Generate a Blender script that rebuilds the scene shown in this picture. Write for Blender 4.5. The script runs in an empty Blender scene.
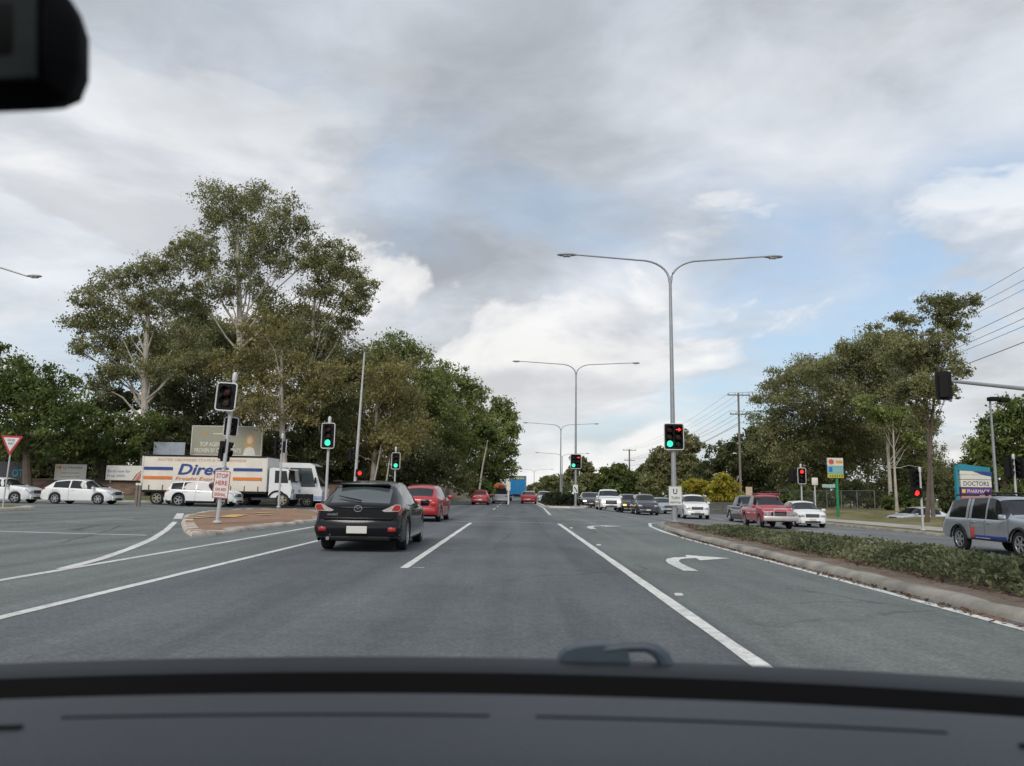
import bpy, bmesh, math, random
import numpy as np
from mathutils import Vector, Matrix
R = math.radians
rnd = random.Random(7)
rng = np.random.default_rng(11)
sc = bpy.context.scene
COL = sc.collection

# ------------------------------------------------------------------ camera
F = 770.0                      # focal length in pixels of a 1024 x 766 picture
CAMZ = 1.2
ROLL = R(0.87)
_vy = Vector(((515 - 512) / F, (383 - 493) / F, -1)).normalized()      # world +Y seen from the camera
_up = Vector((math.sin(ROLL), math.cos(ROLL), 0))
_vz = (_up - _up.dot(_vy) * _vy).normalized()
_vx = _vy.cross(_vz)
RW = Matrix((_vx, _vy, _vz))   # camera space -> world space
cam_d = bpy.data.cameras.new('camera')
cam = bpy.data.objects.new('camera', cam_d); COL.objects.link(cam)
cam.matrix_world = Matrix.Translation((0, 0, CAMZ)) @ RW.to_4x4()
cam_d.sensor_width = 36; cam_d.lens = 36 * F / 1024
cam_d.clip_start = 0.02; cam_d.clip_end = 6000
cam_d.dof.use_dof = True; cam_d.dof.focus_distance = 45; cam_d.dof.aperture_fstop = 4.8
sc.camera = cam

# ------------------------------------------------------------------ sky, sun, exposure
SUN_EL, SUN_AZ = R(44), R(198)       # azimuth measured clockwise from +Y
w = bpy.data.worlds.new('World'); sc.world = w; w.use_nodes = True
nt = w.node_tree; nt.nodes.clear()
def N(t, **k):
    n = nt.nodes.new(t)
    for a, b in k.items():
        setattr(n, a, b)
    return n
def LK(a, b): nt.links.new(a, b)
def math_n(op, a, b=None, clamp=False):
    n = N('ShaderNodeMath', operation=op); n.use_clamp = clamp
    for i, v in enumerate((a, b)):
        if v is None: continue
        if isinstance(v, (int, float)): n.inputs[i].default_value = v
        else: LK(v, n.inputs[i])
    return n.outputs[0]
sky = N('ShaderNodeTexSky', sky_type='NISHITA'); sky.sun_disc = False
sky.sun_elevation = SUN_EL; sky.sun_rotation = SUN_AZ; sky.altitude = 30; sky.air_density = 1.2; sky.dust_density = 2.5
tc = N('ShaderNodeTexCoord'); sep = N('ShaderNodeSeparateXYZ'); LK(tc.outputs['Generated'], sep.inputs[0])
den = math_n('ADD', math_n('MAXIMUM', sep.outputs['Z'], 0.0), 0.16)
cx = math_n('DIVIDE', sep.outputs['X'], den); cy = math_n('DIVIDE', sep.outputs['Y'], den)
comb = N('ShaderNodeCombineXYZ'); LK(cx, comb.inputs[0]); LK(cy, comb.inputs[1]); comb.inputs[2].default_value = 3.7
def noise(scale, det, rough, dist, vec=None, off=(0, 0, 0), dim='3D'):
    mp = N('ShaderNodeMapping'); mp.inputs['Location'].default_value = off
    LK(vec or comb.outputs[0], mp.inputs[0])
    n = N('ShaderNodeTexNoise'); n.inputs['Scale'].default_value = scale; n.inputs['Detail'].default_value = det
    n.inputs['Roughness'].default_value = rough; n.inputs['Distortion'].default_value = dist
    LK(mp.outputs[0], n.inputs['Vector']); return n.outputs['Fac']
def ramp(v, *st):
    r = N('ShaderNodeValToRGB'); e = r.color_ramp.elements
    while len(e) < len(st): e.new(0.5)
    for el, (p, c) in zip(e, st):
        el.position = p; el.color = (c[0], c[1], c[2], 1) if not isinstance(c, (int, float)) else (c, c, c, 1)
    LK(v, r.inputs[0]); return r.outputs[0]
def mixc(f, a, b, mode='MIX'):
    m = N('ShaderNodeMix', data_type='RGBA', blend_type=mode)
    for s, v in ((m.inputs[0], f), (m.inputs[6], a), (m.inputs[7], b)):
        if isinstance(v, (int, float)): s.default_value = v
        elif isinstance(v, tuple): s.default_value = (*v, 1)
        else: LK(v, s)
    return m.outputs[2]
warp = N('ShaderNodeTexNoise'); warp.inputs['Scale'].default_value = 1.1; warp.inputs['Detail'].default_value = 3; LK(comb.outputs[0], warp.inputs['Vector'])
wv_ = N('ShaderNodeVectorMath', operation='MULTIPLY_ADD'); LK(warp.outputs['Color'], wv_.inputs[0]); wv_.inputs[1].default_value = (0.5, 0.5, 0); LK(comb.outputs[0], wv_.inputs[2])
CO = (2.6, 5.1, 0)
band = ramp(sep.outputs['Z'], (0.04, 0.4), (0.14, 1.0), (0.30, 0.9), (0.50, 0.0))          # the deck breaks up lower down
cover = ramp(math_n('SUBTRACT', noise(0.62, 10, 0.54, 0.0, wv_.outputs[0], CO), math_n('MULTIPLY', band, 0.045)), (0.33, 0.0), (0.40, 0.45), (0.475, 0.93), (0.58, 1.0))
shade = ramp(noise(1.25, 10, 0.55, 0.0, wv_.outputs[0], (4.2, 1.3, 2)), (0.34, (0.325, 0.345, 0.375)), (0.45, (0.43, 0.46, 0.50)), (0.54, (0.55, 0.585, 0.635)), (0.68, (0.70, 0.725, 0.765)))
low = ramp(sep.outputs['Z'], (0.02, 1.0), (0.26, 0.0))          # towards the horizon the cloud deck is bright and creamy
shade2 = mixc(math_n('MULTIPLY', low, 0.42), shade, (0.83, 0.81, 0.775))
skyc = N('ShaderNodeVectorMath', operation='SCALE'); LK(sky.outputs[0], skyc.inputs[0]); skyc.inputs['Scale'].default_value = 0.13
veil = mixc(0.45, skyc.outputs[0], (0.43, 0.56, 0.73))              # thin high cloud over the blue
deck = mixc(cover, veil, shade2)
# heaped cumulus banks lower down: bright rounded tops over grey bases
dv = N('ShaderNodeMapping'); dv.inputs['Scale'].default_value = (1, 1, 2.1); LK(tc.outputs['Generated'], dv.inputs[0])
CU = (1.5, 9.7, 5.5)
n1 = noise(3.0, 9, 0.52, 0.25, dv.outputs[0], CU); n2 = noise(3.0, 9, 0.52, 0.25, dv.outputs[0], (CU[0] + 0.012, CU[1] - 0.02, CU[2] + 0.085))
cum = math_n('MULTIPLY', ramp(n1, (0.487, 0.0), (0.520, 0.8), (0.58, 1.0)), ramp(sep.outputs['Z'], (0.0, 1.0), (0.30, 0.9), (0.52, 0.0)))
rim = math_n('MULTIPLY_ADD', math_n('SUBTRACT', n1, n2), 5.0); rim.node.inputs[2].default_value = 0.42
cumc = ramp(rim, (0.10, (0.47, 0.48, 0.505)), (0.40, (0.59, 0.60, 0.625)), (0.62, (0.73, 0.73, 0.735)), (0.9, (0.86, 0.85, 0.83)))
final = mixc(math_n('MULTIPLY', cum, 0.80), deck, mixc(math_n('MULTIPLY', low, 0.35), cumc, (0.83, 0.81, 0.775)))
bg = N('ShaderNodeBackground'); LK(final, bg.inputs[0]); bg.inputs[1].default_value = 0.90
wo = N('ShaderNodeOutputWorld'); LK(bg.outputs[0], wo.inputs[0])

sl = bpy.data.lights.new('sun', 'SUN'); sl.energy = 1.5; sl.angle = R(24); sl.color = (1.0, 0.96, 0.9)
so = bpy.data.objects.new('sun', sl); COL.objects.link(so)
_sd = Vector((math.sin(SUN_AZ) * math.cos(SUN_EL), math.cos(SUN_AZ) * math.cos(SUN_EL), math.sin(SUN_EL)))
so.rotation_euler = _sd.to_track_quat('Z', 'Y').to_euler()
so.location = (0, -30, 60)
vs = sc.view_settings; vs.view_transform = 'Standard'; vs.look = 'None'; vs.exposure = 0.44; vs.gamma = 1.0
vs.use_curve_mapping = False

# ------------------------------------------------------------------ terrain height and pixel helpers
def ss(a, b, t):
    u = min(1.0, max(0.0, (t - a) / (b - a))); return u * u * (3 - 2 * u)
def gz(x, y):
    z = -0.45 * ss(5.6, 11, x) + 0.15 * ss(-8, -22, x)
    z += (1.45 + 0.9 * ss(60, 85, y)) * ss(54.5, 59, y) * ss(-7.6, -13.5, x)      # bank behind the cross street
    z += 0.55 * ss(20.5, 27, x)                                                    # grass verge on the right
    z -= 0.95 * math.exp(-((x - 28.4) ** 2 + (y - 55) ** 2) / 10.0)              # driveway dropping away
    return z
def ray(px, py):
    d = RW @ Vector(((px - 512) / F, (383 - py) / F, -1)); return d
def P(px, py, d):
    """point seen at a pixel whose distance along the road is d"""
    r = ray(px, py); t = d / r.y
    return Vector((r.x * t, d, CAMZ + r.z * t))
def PX(px, d, py=490):
    return P(px, py, d).x
def G(px, py):
    """ground point seen at a pixel"""
    r = ray(px, py); t = 3.0
    while t < 400:
        p = r * t
        if CAMZ + p.z <= gz(p.x, p.y): return Vector((p.x, p.y, gz(p.x, p.y)))
        t += 0.02 + t * 0.001
    return Vector((r.x * t, r.y * t, 0))

# ------------------------------------------------------------------ materials
MATS = {}
def mat(name, col, rough=0.6, metal=0.0, var=0.12, vscale=3.0, bump=0.0, bscale=30.0, spec=0.5, emit=None, estr=0.0, coat=0.0):
    if name in MATS: return MATS[name]
    m = bpy.data.materials.new(name); m.use_nodes = True; t = m.node_tree
    b = t.nodes['Principled BSDF']
    b.inputs['Roughness'].default_value = rough; b.inputs['Metallic'].default_value = metal
    b.inputs['Specular IOR Level'].default_value = spec; b.inputs['Coat Weight'].default_value = coat
    b.inputs['Coat Roughness'].default_value = 0.04
    b.inputs['Base Color'].default_value = (*col, 1)
    if emit:
        b.inputs['Emission Color'].default_value = (*emit, 1); b.inputs['Emission Strength'].default_value = estr
    co = t.nodes.new('ShaderNodeTexCoord')
    if var:
        n = t.nodes.new('ShaderNodeTexNoise'); n.inputs['Scale'].default_value = vscale; n.inputs['Detail'].default_value = 6
        n.inputs['Roughness'].default_value = 0.6
        t.links.new(co.outputs['Object'], n.inputs['Vector'])
        r = t.nodes.new('ShaderNodeValToRGB')
        r.color_ramp.elements[0].position = 0.3; r.color_ramp.elements[1].position = 0.7
        r.color_ramp.elements[0].color = (*[c * (1 - var) for c in col], 1)
        r.color_ramp.elements[1].color = (*[min(1, c * (1 + var)) for c in col], 1)
        t.links.new(n.outputs['Fac'], r.inputs[0]); t.links.new(r.outputs[0], b.inputs['Base Color'])
    if bump:
        n2 = t.nodes.new('ShaderNodeTexNoise'); n2.inputs['Scale'].default_value = bscale; n2.inputs['Detail'].default_value = 5
        t.links.new(co.outputs['Object'], n2.inputs['Vector'])
        bp = t.nodes.new('ShaderNodeBump'); bp.inputs['Strength'].default_value = bump; bp.inputs['Distance'].default_value = 0.02
        t.links.new(n2.outputs['Fac'], bp.inputs['Height']); t.links.new(bp.outputs[0], b.inputs['Normal'])
    MATS[name] = m; return m

def leafmat(name, a, b, c):
    """foliage: three tones spread per leaf and per clump, thin enough to let some light through"""
    m = bpy.data.materials.new(name); m.use_nodes = True; t = m.node_tree; t.nodes.clear()
    ge = t.nodes.new('ShaderNodeNewGeometry'); co = t.nodes.new('ShaderNodeTexCoord')
    n = t.nodes.new('ShaderNodeTexNoise'); n.inputs['Scale'].default_value = 0.55; n.inputs['Detail'].default_value = 4
    t.links.new(co.outputs['Object'], n.inputs['Vector'])
    ad = t.nodes.new('ShaderNodeMath'); ad.operation = 'MULTIPLY_ADD'
    t.links.new(ge.outputs['Random Per Island'], ad.inputs[0]); ad.inputs[1].default_value = 0.55
    mu = t.nodes.new('ShaderNodeMath'); mu.operation = 'MULTIPLY_ADD'
    t.links.new(n.outputs['Fac'], mu.inputs[0]); mu.inputs[1].default_value = 1.5; mu.inputs[2].default_value = -0.52
    t.links.new(mu.outputs[0], ad.inputs[2])
    r = t.nodes.new('ShaderNodeValToRGB'); e = r.color_ramp.elements; e.new(0.5)
    for el, (p, cc) in zip(e, ((0.12, a), (0.5, b), (0.92, c))):
        el.position = p; el.color = (*cc, 1)
    t.links.new(ad.outputs[0], r.inputs[0])
    d = t.nodes.new('ShaderNodeBsdfPrincipled'); d.inputs['Roughness'].default_value = 0.55; d.inputs['Specular IOR Level'].default_value = 0.2
    tr = t.nodes.new('ShaderNodeBsdfTranslucent'); mx = t.nodes.new('ShaderNodeMixShader'); mx.inputs[0].default_value = 0.45
    t.links.new(r.outputs[0], d.inputs['Base Color']); t.links.new(r.outputs[0], tr.inputs[0])
    t.links.new(d.outputs[0], mx.inputs[1]); t.links.new(tr.outputs[0], mx.inputs[2])
    o = t.nodes.new('ShaderNodeOutputMaterial'); t.links.new(mx.outputs[0], o.inputs[0])
    MATS[name] = m; return m

def groundmat(name, cols, scales, bump=0.6, rough=0.9, stretch=None, xbands=None, cracks=False):
    """layered noise in world position; xbands = [(x, colour)...] different surfacing laid lane by lane"""
    m = bpy.data.materials.new(name); m.use_nodes = True; t = m.node_tree; b = t.nodes['Principled BSDF']
    b.inputs['Roughness'].default_value = rough; b.inputs['Specular IOR Level'].default_value = 0.35
    ge = t.nodes.new('ShaderNodeNewGeometry')
    def nz(s, det=6, st=None, ro=0.6):
        n = t.nodes.new('ShaderNodeTexNoise'); n.inputs['Scale'].default_value = s; n.inputs['Detail'].default_value = det
        n.inputs['Roughness'].default_value = ro
        if st:
            mp = t.nodes.new('ShaderNodeMapping'); mp.inputs['Scale'].default_value = st
            t.links.new(ge.outputs['Position'], mp.inputs[0]); t.links.new(mp.outputs[0], n.inputs['Vector'])
        else: t.links.new(ge.outputs['Position'], n.inputs['Vector'])
        return n.outputs['Fac']
    def mx(f, a, c, mode='MIX'):
        q = t.nodes.new('ShaderNodeMix'); q.data_type = 'RGBA'; q.blend_type = mode
        for s, v in ((q.inputs[0], f), (q.inputs[6], a), (q.inputs[7], c)):
            if isinstance(v, (int, float)): s.default_value = v
            elif isinstance(v, tuple): s.default_value = (*v, 1)
            else: t.links.new(v, s)
        return q.outputs[2]
    def rp(v, *st):
        r = t.nodes.new('ShaderNodeValToRGB'); e = r.color_ramp.elements
        while len(e) < len(st): e.new(0.5)
        for el, (p, c) in zip(e, st):
            el.position = p; el.color = (*c, 1) if isinstance(c, tuple) else (c, c, c, 1)
        t.links.new(v, r.inputs[0]); return r.outputs[0]
    if xbands:
        sx = t.nodes.new('ShaderNodeSeparateXYZ'); t.links.new(ge.outputs['Position'], sx.inputs[0])
        jig = t.nodes.new('ShaderNodeMath'); jig.operation = 'MULTIPLY_ADD'
        t.links.new(nz(0.6, 4), jig.inputs[0]); jig.inputs[1].default_value = 0.16; t.links.new(sx.outputs['X'], jig.inputs[2])
        mr = t.nodes.new('ShaderNodeMapRange'); mr.inputs[1].default_value = -30; mr.inputs[2].default_value = 30
        t.links.new(jig.outputs[0], mr.inputs[0])
        base = rp(mr.outputs[0], *[((x + 30) / 60, c) for x, c in xbands])
    else:
        base = rp(nz(scales[0]), (0.32, cols[0]), (0.68, cols[1]))
    if len(cols) > 2:
        base = mx(rp(nz(scales[1], 8), (0.46, 0.0), (0.66, 1.0)), base, cols[2])
    base = mx(0.55, base, rp(nz(scales[0] * 0.35, 7), (0.3, 0.72), (0.7, 1.25)), 'MULTIPLY')
    base = mx(0.45, base, rp(nz(scales[-1] * 0.45, 8, None, 0.7), (0.34, 0.70), (0.66, 1.28)), 'MULTIPLY')
    if stretch:
        base = mx(0.75, base, rp(nz(1.0, 7, stretch, 0.55), (0.30, 0.62), (0.5, 0.98), (0.72, 1.26)), 'MULTIPLY')
        base = mx(0.6, base, rp(nz(26, 3, None, 0.75), (0.36, 0.55), (0.5, 1.0), (0.66, 1.5)), 'MULTIPLY')
        base = mx(0.6, base, rp(nz(0.33, 8, (1.0, 0.35, 1), 0.62), (0.36, 0.66), (0.52, 1.0), (0.7, 1.14)), 'MULTIPLY')
    fine = nz(scales[-1] * 8, 4, None, 0.7)
    base = mx(0.5, base, rp(fine, (0.34, 0.50), (0.66, 1.55)), 'MULTIPLY')
    if cracks:
        v = t.nodes.new('ShaderNodeTexVoronoi'); v.feature = 'DISTANCE_TO_EDGE'; v.inputs['Scale'].default_value = 0.28
        wv = t.nodes.new('ShaderNodeVectorMath'); wv.operation = 'MULTIPLY_ADD'
        nn = t.nodes.new('ShaderNodeTexNoise'); nn.inputs['Scale'].default_value = 0.9; nn.inputs['Detail'].default_value = 6
        t.links.new(ge.outputs['Position'], nn.inputs['Vector'])
        t.links.new(nn.outputs['Color'], wv.inputs[0]); wv.inputs[1].default_value = (1.6, 1.6, 0); t.links.new(ge.outputs['Position'], wv.inputs[2])
        t.links.new(wv.outputs[0], v.inputs['Vector'])
        cr = rp(v.outputs['Distance'], (0.0, 0.45), (0.010, 1.0))
        cm = rp(nz(0.11, 3), (0.50, 0.0), (0.58, 1.0))
        base = mx(cm, base, mx(1.0, base, cr, 'MULTIPLY'))
    t.links.new(base, b.inputs['Base Color'])
    bp = t.nodes.new('ShaderNodeBump'); bp.inputs['Strength'].default_value = bump; bp.inputs['Distance'].default_value = 0.012
    t.links.new(fine, bp.inputs['Height']); t.links.new(bp.outputs[0], b.inputs['Normal'])
    MATS[name] = m; return m

# ------------------------------------------------------------------ mesh helpers
def mesh_from(name, v, f, m=None, smooth=False, sharp=35):
    me = bpy.data.meshes.new(name); me.from_pydata([tuple(p) for p in v], [], f); me.update()
    bm = bmesh.new(); bm.from_mesh(me); bmesh.ops.recalc_face_normals(bm, faces=bm.faces); bm.to_mesh(me); bm.free()
    if m: me.materials.append(m)
    if smooth:
        me.polygons.foreach_set('use_smooth', [True] * len(me.polygons)); me.set_sharp_from_angle(angle=R(sharp))
    return me
def link(name, me, parent=None, loc=None):
    o = bpy.data.objects.new(name, me); COL.objects.link(o)
    if parent: o.parent = parent
    if loc is not None: o.location = loc
    return o
def tag(o, label=None, cat=None, group=None, kind=None):
    if label: o['label'] = label
    if cat: o['category'] = cat
    if group: o['group'] = group
    if kind: o['kind'] = kind
    return o
def thing(name, label, cat, loc, rz=0, group=None):
    o = bpy.data.objects.new(name, None); COL.objects.link(o); o.location = loc; o.rotation_euler = (0, 0, rz)
    o.empty_display_size = 0.3
    return tag(o, label, cat, group)
class MB:
    def __init__(s): s.v = []; s.f = []
    def add(s, v, f):
        k = len(s.v); s.v += [tuple(p) for p in v]; s.f += [tuple(i + k for i in q) for q in f]; return s
    def box(s, c, d, rz=0, taper=1.0, rx=0):
        hx, hy, hz = d[0] / 2, d[1] / 2, d[2] / 2; vs_ = []
        M = Matrix.Rotation(rz, 3, 'Z') @ Matrix.Rotation(rx, 3, 'X')
        for z in (-1, 1):
            k = taper if z > 0 else 1
            for x, y in ((-1, -1), (1, -1), (1, 1), (-1, 1)):
                vs_.append(Vector(c) + M @ Vector((x * hx * k, y * hy * k, z * hz)))
        return s.add(vs_, [(0, 3, 2, 1), (4, 5, 6, 7), (0, 1, 5, 4), (1, 2, 6, 5), (2, 3, 7, 6), (3, 0, 4, 7)])
    def bbox(s, c, d, b=0.02, rz=0):
        """box with all edges chamfered"""
        bm = bmesh.new(); bmesh.ops.create_cube(bm, size=1)
        for v in bm.verts: v.co = Vector((v.co.x * d[0], v.co.y * d[1], v.co.z * d[2]))
        bmesh.ops.bevel(bm, geom=list(bm.edges), offset=min(b, 0.45 * min(d)), segments=2, affect='EDGES', profile=0.5)
        M = Matrix.Rotation(rz, 3, 'Z'); bm.verts.index_update()
        s.add([Vector(c) + M @ v.co for v in bm.verts], [[v.index for v in f.verts] for f in bm.faces]); bm.free(); return s
    def tube(s, pts, r, n=8, cap=True):
        pts = [Vector(p) for p in pts]; rs = r if isinstance(r, (list, tuple)) else [r] * len(pts)
        base = len(s.v); up = Vector((0.13, 0.07, 1)).normalized()
        for i, p in enumerate(pts):
            d = (pts[min(i + 1, len(pts) - 1)] - pts[max(i - 1, 0)])
            if d.length < 1e-9: d = Vector((0, 0, 1))
            d.normalize()
            a = d.cross(up)
            if a.length < 0.2: a = d.cross(Vector((1, 0, 0)))
            a.normalize(); b = d.cross(a)
            for k in range(n):
                t = 2 * math.pi * k / n; s.v.append(tuple(p + rs[i] * (math.cos(t) * a + math.sin(t) * b)))
        for i in range(len(pts) - 1):
            for k in range(n):
                k2 = (k + 1) % n
                s.f.append((base + i * n + k, base + i * n + k2, base + (i + 1) * n + k2, base + (i + 1) * n + k))
        if cap:
            s.f.append(tuple(base + k for k in range(n))); e = base + (len(pts) - 1) * n
            s.f.append(tuple(e + k for k in reversed(range(n))))
        return s
    def lathe(s, prof, c, axis='Y', n=24, cap=True):
        """prof = (radius, offset along axis)"""
        base = len(s.v); c = Vector(c)
        for r, h in prof:
            for k in range(n):
                t = 2 * math.pi * k / n; a, b = r * math.cos(t), r * math.sin(t)
                s.v.append(tuple(c + (Vector((a, h, b)) if axis == 'Y' else Vector((a, b, h)) if axis == 'Z' else Vector((h, a, b)))))
        for i in range(len(prof) - 1):
            for k in range(n):
                k2 = (k + 1) % n
                s.f.append((base + i * n + k, base + i * n + k2, base + (i + 1) * n + k2, base + (i + 1) * n + k))
        if cap:
            s.f.append(tuple(base + k for k in range(n))); e = base + (len(prof) - 1) * n
            s.f.append(tuple(e + k for k in reversed(range(n))))
        return s
    def prism(s, poly, a, b, plane='XZ'):
        """poly in a plane, pushed from a to b along the third axis"""
        n = len(poly)
        def q(p, h): return (p[0], h, p[1]) if plane == 'XZ' else (p[0], p[1], h) if plane == 'XY' else (h, p[0], p[1])
        return s.add([q(p, a) for p in poly] + [q(p, b) for p in poly],
                     [tuple(range(n)), tuple(reversed(range(n, 2 * n)))] + [(i, (i + 1) % n, n + (i + 1) % n, n + i) for i in range(n)])
    def build(s, name, m, parent=None, smooth=False, loc=None, sharp=35):
        return link(name, mesh_from(name, s.v, s.f, m, smooth, sharp), parent, loc)
def copy_tree(o, parent=None):
    c = o.copy(); COL.objects.link(c)
    if parent: c.parent = parent
    for ch in list(o.children): copy_tree(ch, c)
    return c
def text(parent, s, c, m, width=None, height=None, thick=0.004, name='lettering', shear=0.0, rz=0, bold=0.0):
    """flat letters standing in the X-Z plane, facing -Y, centred at c"""
    cu = bpy.data.curves.new('letters', 'FONT'); cu.body = s; cu.size = 1; cu.extrude = 0; cu.shear = shear; cu.resolution_u = 3; cu.offset = bold
    cu.align_x = 'CENTER'
    t = bpy.data.objects.new('letters', cu); COL.objects.link(t)
    bpy.context.view_layer.update()
    dg = bpy.context.evaluated_depsgraph_get(); me = bpy.data.meshes.new_from_object(t.evaluated_get(dg))
    bpy.data.objects.remove(t)
    n = len(me.vertices); co = np.empty(n * 3); me.vertices.foreach_get('co', co); co = co.reshape(-1, 3)
    mn, mxx = co.min(0), co.max(0); sz = mxx - mn; ctr = (mn + mxx) / 2
    kx = width / sz[0] if width else height / sz[1]; kz = height / sz[1] if height else kx
    out = np.zeros_like(co); out[:, 0] = (co[:, 0] - ctr[0]) * kx; out[:, 2] = (co[:, 1] - ctr[1]) * kz; out[:, 1] = -thick
    me.vertices.foreach_set('co', out.ravel()); me.update()
    me.materials.clear(); me.materials.append(m)
    o = link(name, me, parent, c); o.rotation_euler = (0, 0, rz); return o

# ================================================================== THE SETTING
M_ASPH = groundmat('asphalt', [(0.1, 0.1, 0.1), (0.12, 0.12, 0.12)], [0.9, 0.25, 14], bump=0.5, rough=0.86, stretch=(1.3, 0.05, 1), cracks=True,
    xbands=[(-30, (0.150, 0.166, 0.158)), (-6.9, (0.150, 0.166, 0.158)), (-4.78, (0.145, 0.160, 0.152)), (-4.70, (0.120, 0.129, 0.135)),
            (-3.95, (0.106, 0.115, 0.121)), (-3.2, (0.121, 0.130, 0.136)), (-2.45, (0.106, 0.115, 0.121)), (-1.7, (0.123, 0.132, 0.138)),
            (-0.75, (0.104, 0.113, 0.119)), (0.0, (0.119, 0.128, 0.133)), (0.8, (0.103, 0.112, 0.118)),
            (1.86, (0.114, 0.123, 0.129)), (1.95, (0.075, 0.078, 0.080)), (2.05, (0.152, 0.169, 0.160)), (2.6, (0.136, 0.152, 0.144)), (3.3, (0.156, 0.173, 0.164)), (4.1, (0.137, 0.153, 0.145)),
            (5.0, (0.156, 0.172, 0.163)), (10.6, (0.175, 0.180, 0.182)), (29, (0.178, 0.184, 0.185))])
M_GRASS = groundmat('dry_grass', [(0.10, 0.115, 0.035), (0.19, 0.165, 0.07), (0.21, 0.16, 0.09)], [0.5, 0.22, 10], bump=1.0, rough=0.95)
M_FIELD = groundmat('far_grass', [(0.06, 0.08, 0.03), (0.11, 0.11, 0.05)], [0.15, 0.05, 4], bump=0.6, rough=0.95)
M_MULCH = groundmat('bark_mulch', [(0.095, 0.055, 0.038), (0.17, 0.11, 0.075), (0.06, 0.04, 0.028)], [1.4, 0.8, 12], bump=1.0, rough=0.95)
M_DMULCH = groundmat('dry_mulch', [(0.15, 0.115, 0.09), (0.26, 0.21, 0.165), (0.11, 0.08, 0.06)], [2.2, 1.1, 14], bump=1.0, rough=0.95)
M_CONC = mat('kerb_concrete', (0.25, 0.232, 0.20), 0.9, var=0.45, vscale=1.6, bump=0.5, bscale=25)
M_PATH = mat('footpath_concrete', (0.36, 0.34, 0.30), 0.9, var=0.15, vscale=1.2, bump=0.3)
M_BRICK = groundmat('terracotta_paving', [(0.24, 0.135, 0.08), (0.32, 0.19, 0.12), (0.22, 0.165, 0.12)], [1.1, 0.6, 10], bump=0.8, rough=0.9)
def paintmat(name, col):
    m = groundmat(name, [tuple(c * 0.92 for c in col), col, (0.46, 0.46, 0.44)], [1.6, 9.0, 14], bump=0.3, rough=0.75)
    return m
M_LINE = paintmat('road_paint_white', (0.66, 0.66, 0.62))
M_FAINT = paintmat('worn_road_paint', (0.26, 0.27, 0.265))
M_YEL = paintmat('yellow_paint', (0.58, 0.36, 0.045))

def gridsheet(name, x0, x1, y0, y1, sx, sy, m, dz=0.0, kind='structure'):
    nx = max(1, int(round((x1 - x0) / sx))); ny = max(1, int(round((y1 - y0) / sy)))
    X = [x0 + (x1 - x0) * i / nx for i in range(nx + 1)]; Y = [y0 + (y1 - y0) * j / ny for j in range(ny + 1)]
    return gridxy(name, X, Y, m, dz, kind)
def gridxy(name, X, Y, m, dz, kind='structure'):
    v = [(x, y, gz(x, y) + dz) for y in Y for x in X]; n = len(X)
    f = [(j * n + i, j * n + i + 1, (j + 1) * n + i + 1, (j + 1) * n + i) for j in range(len(Y) - 1) for i in range(n - 1)]
    me = bpy.data.meshes.new(name); me.from_pydata(v, [], f); me.materials.append(m)
    me.polygons.foreach_set('use_smooth', [True] * len(f))
    return tag(link(name, me), kind=kind)
def resample(pts, step):
    out = []
    for a, b in zip(pts[:-1], pts[1:]):
        L = math.dist(a, b); n = max(1, int(math.ceil(L / step)))
        out += [(a[0] + (b[0] - a[0]) * k / n, a[1] + (b[1] - a[1]) * k / n) for k in range(n)]
    return out + [tuple(pts[-1])]
def normals2(pts):
    out = []
    for i in range(len(pts)):
        a, b = pts[max(0, i - 1)], pts[min(len(pts) - 1, i + 1)]
        d = (b[0] - a[0], b[1] - a[1]); l = math.hypot(*d) or 1; out.append((-d[1] / l, d[0] / l))
    return out
def strip(name, pts, wd, m, dz=0.004, step=0.7, kind='structure'):
    pts = resample(pts, step); ns = normals2(pts); v = []
    for p, n in zip(pts, ns):
        j = rnd.uniform(-.006, .006)
        for s in (-1, 1):
            x, y = p[0] + s * n[0] * (wd / 2 + j), p[1] + s * n[1] * (wd / 2 + j); v.append((x, y, gz(x, y) + dz))
    f = [(2 * i, 2 * i + 1, 2 * i + 3, 2 * i + 2) for i in range(len(pts) - 1)]
    o = link(name, mesh_from(name, v, f, m))
    return tag(o, kind=kind) if kind else o
def kerb(pts, closed=False, h=0.13, wd=0.32, m=None, step=0.6, name='kerb', rough=0.006):
    """concrete kerb, its face on the path and its back to the left of the path"""
    pts = resample(pts, step)
    ns = normals2(pts)
    if closed: ns[0] = ns[-1] = tuple((a + b) / 2 for a, b in zip(ns[0], ns[-1]))
    prof = [(-0.02, -0.09), (0.0, h * 0.35), (0.035, h * 0.8), (0.075, h), (wd, h + 0.004), (wd, -0.09)]; v = []
    for p, n in zip(pts, ns):
        j = rnd.uniform(-rough, rough)
        for o, z in prof:
            x, y = p[0] + n[0] * o, p[1] + n[1] * o; v.append((x, y, gz(x, y) + z + (j if z > 0 else 0)))
    k = len(prof); f = [(i * k + a, i * k + a + 1, (i + 1) * k + a + 1, (i + 1) * k + a) for i in range(len(pts) - 1) for a in range(k - 1)]
    f += [tuple(range(k)), tuple(reversed(range((len(pts) - 1) * k, len(pts) * k)))]
    return tag(link(name, mesh_from(name, v, f, m or M_CONC, True, 50)), kind='structure')
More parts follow.
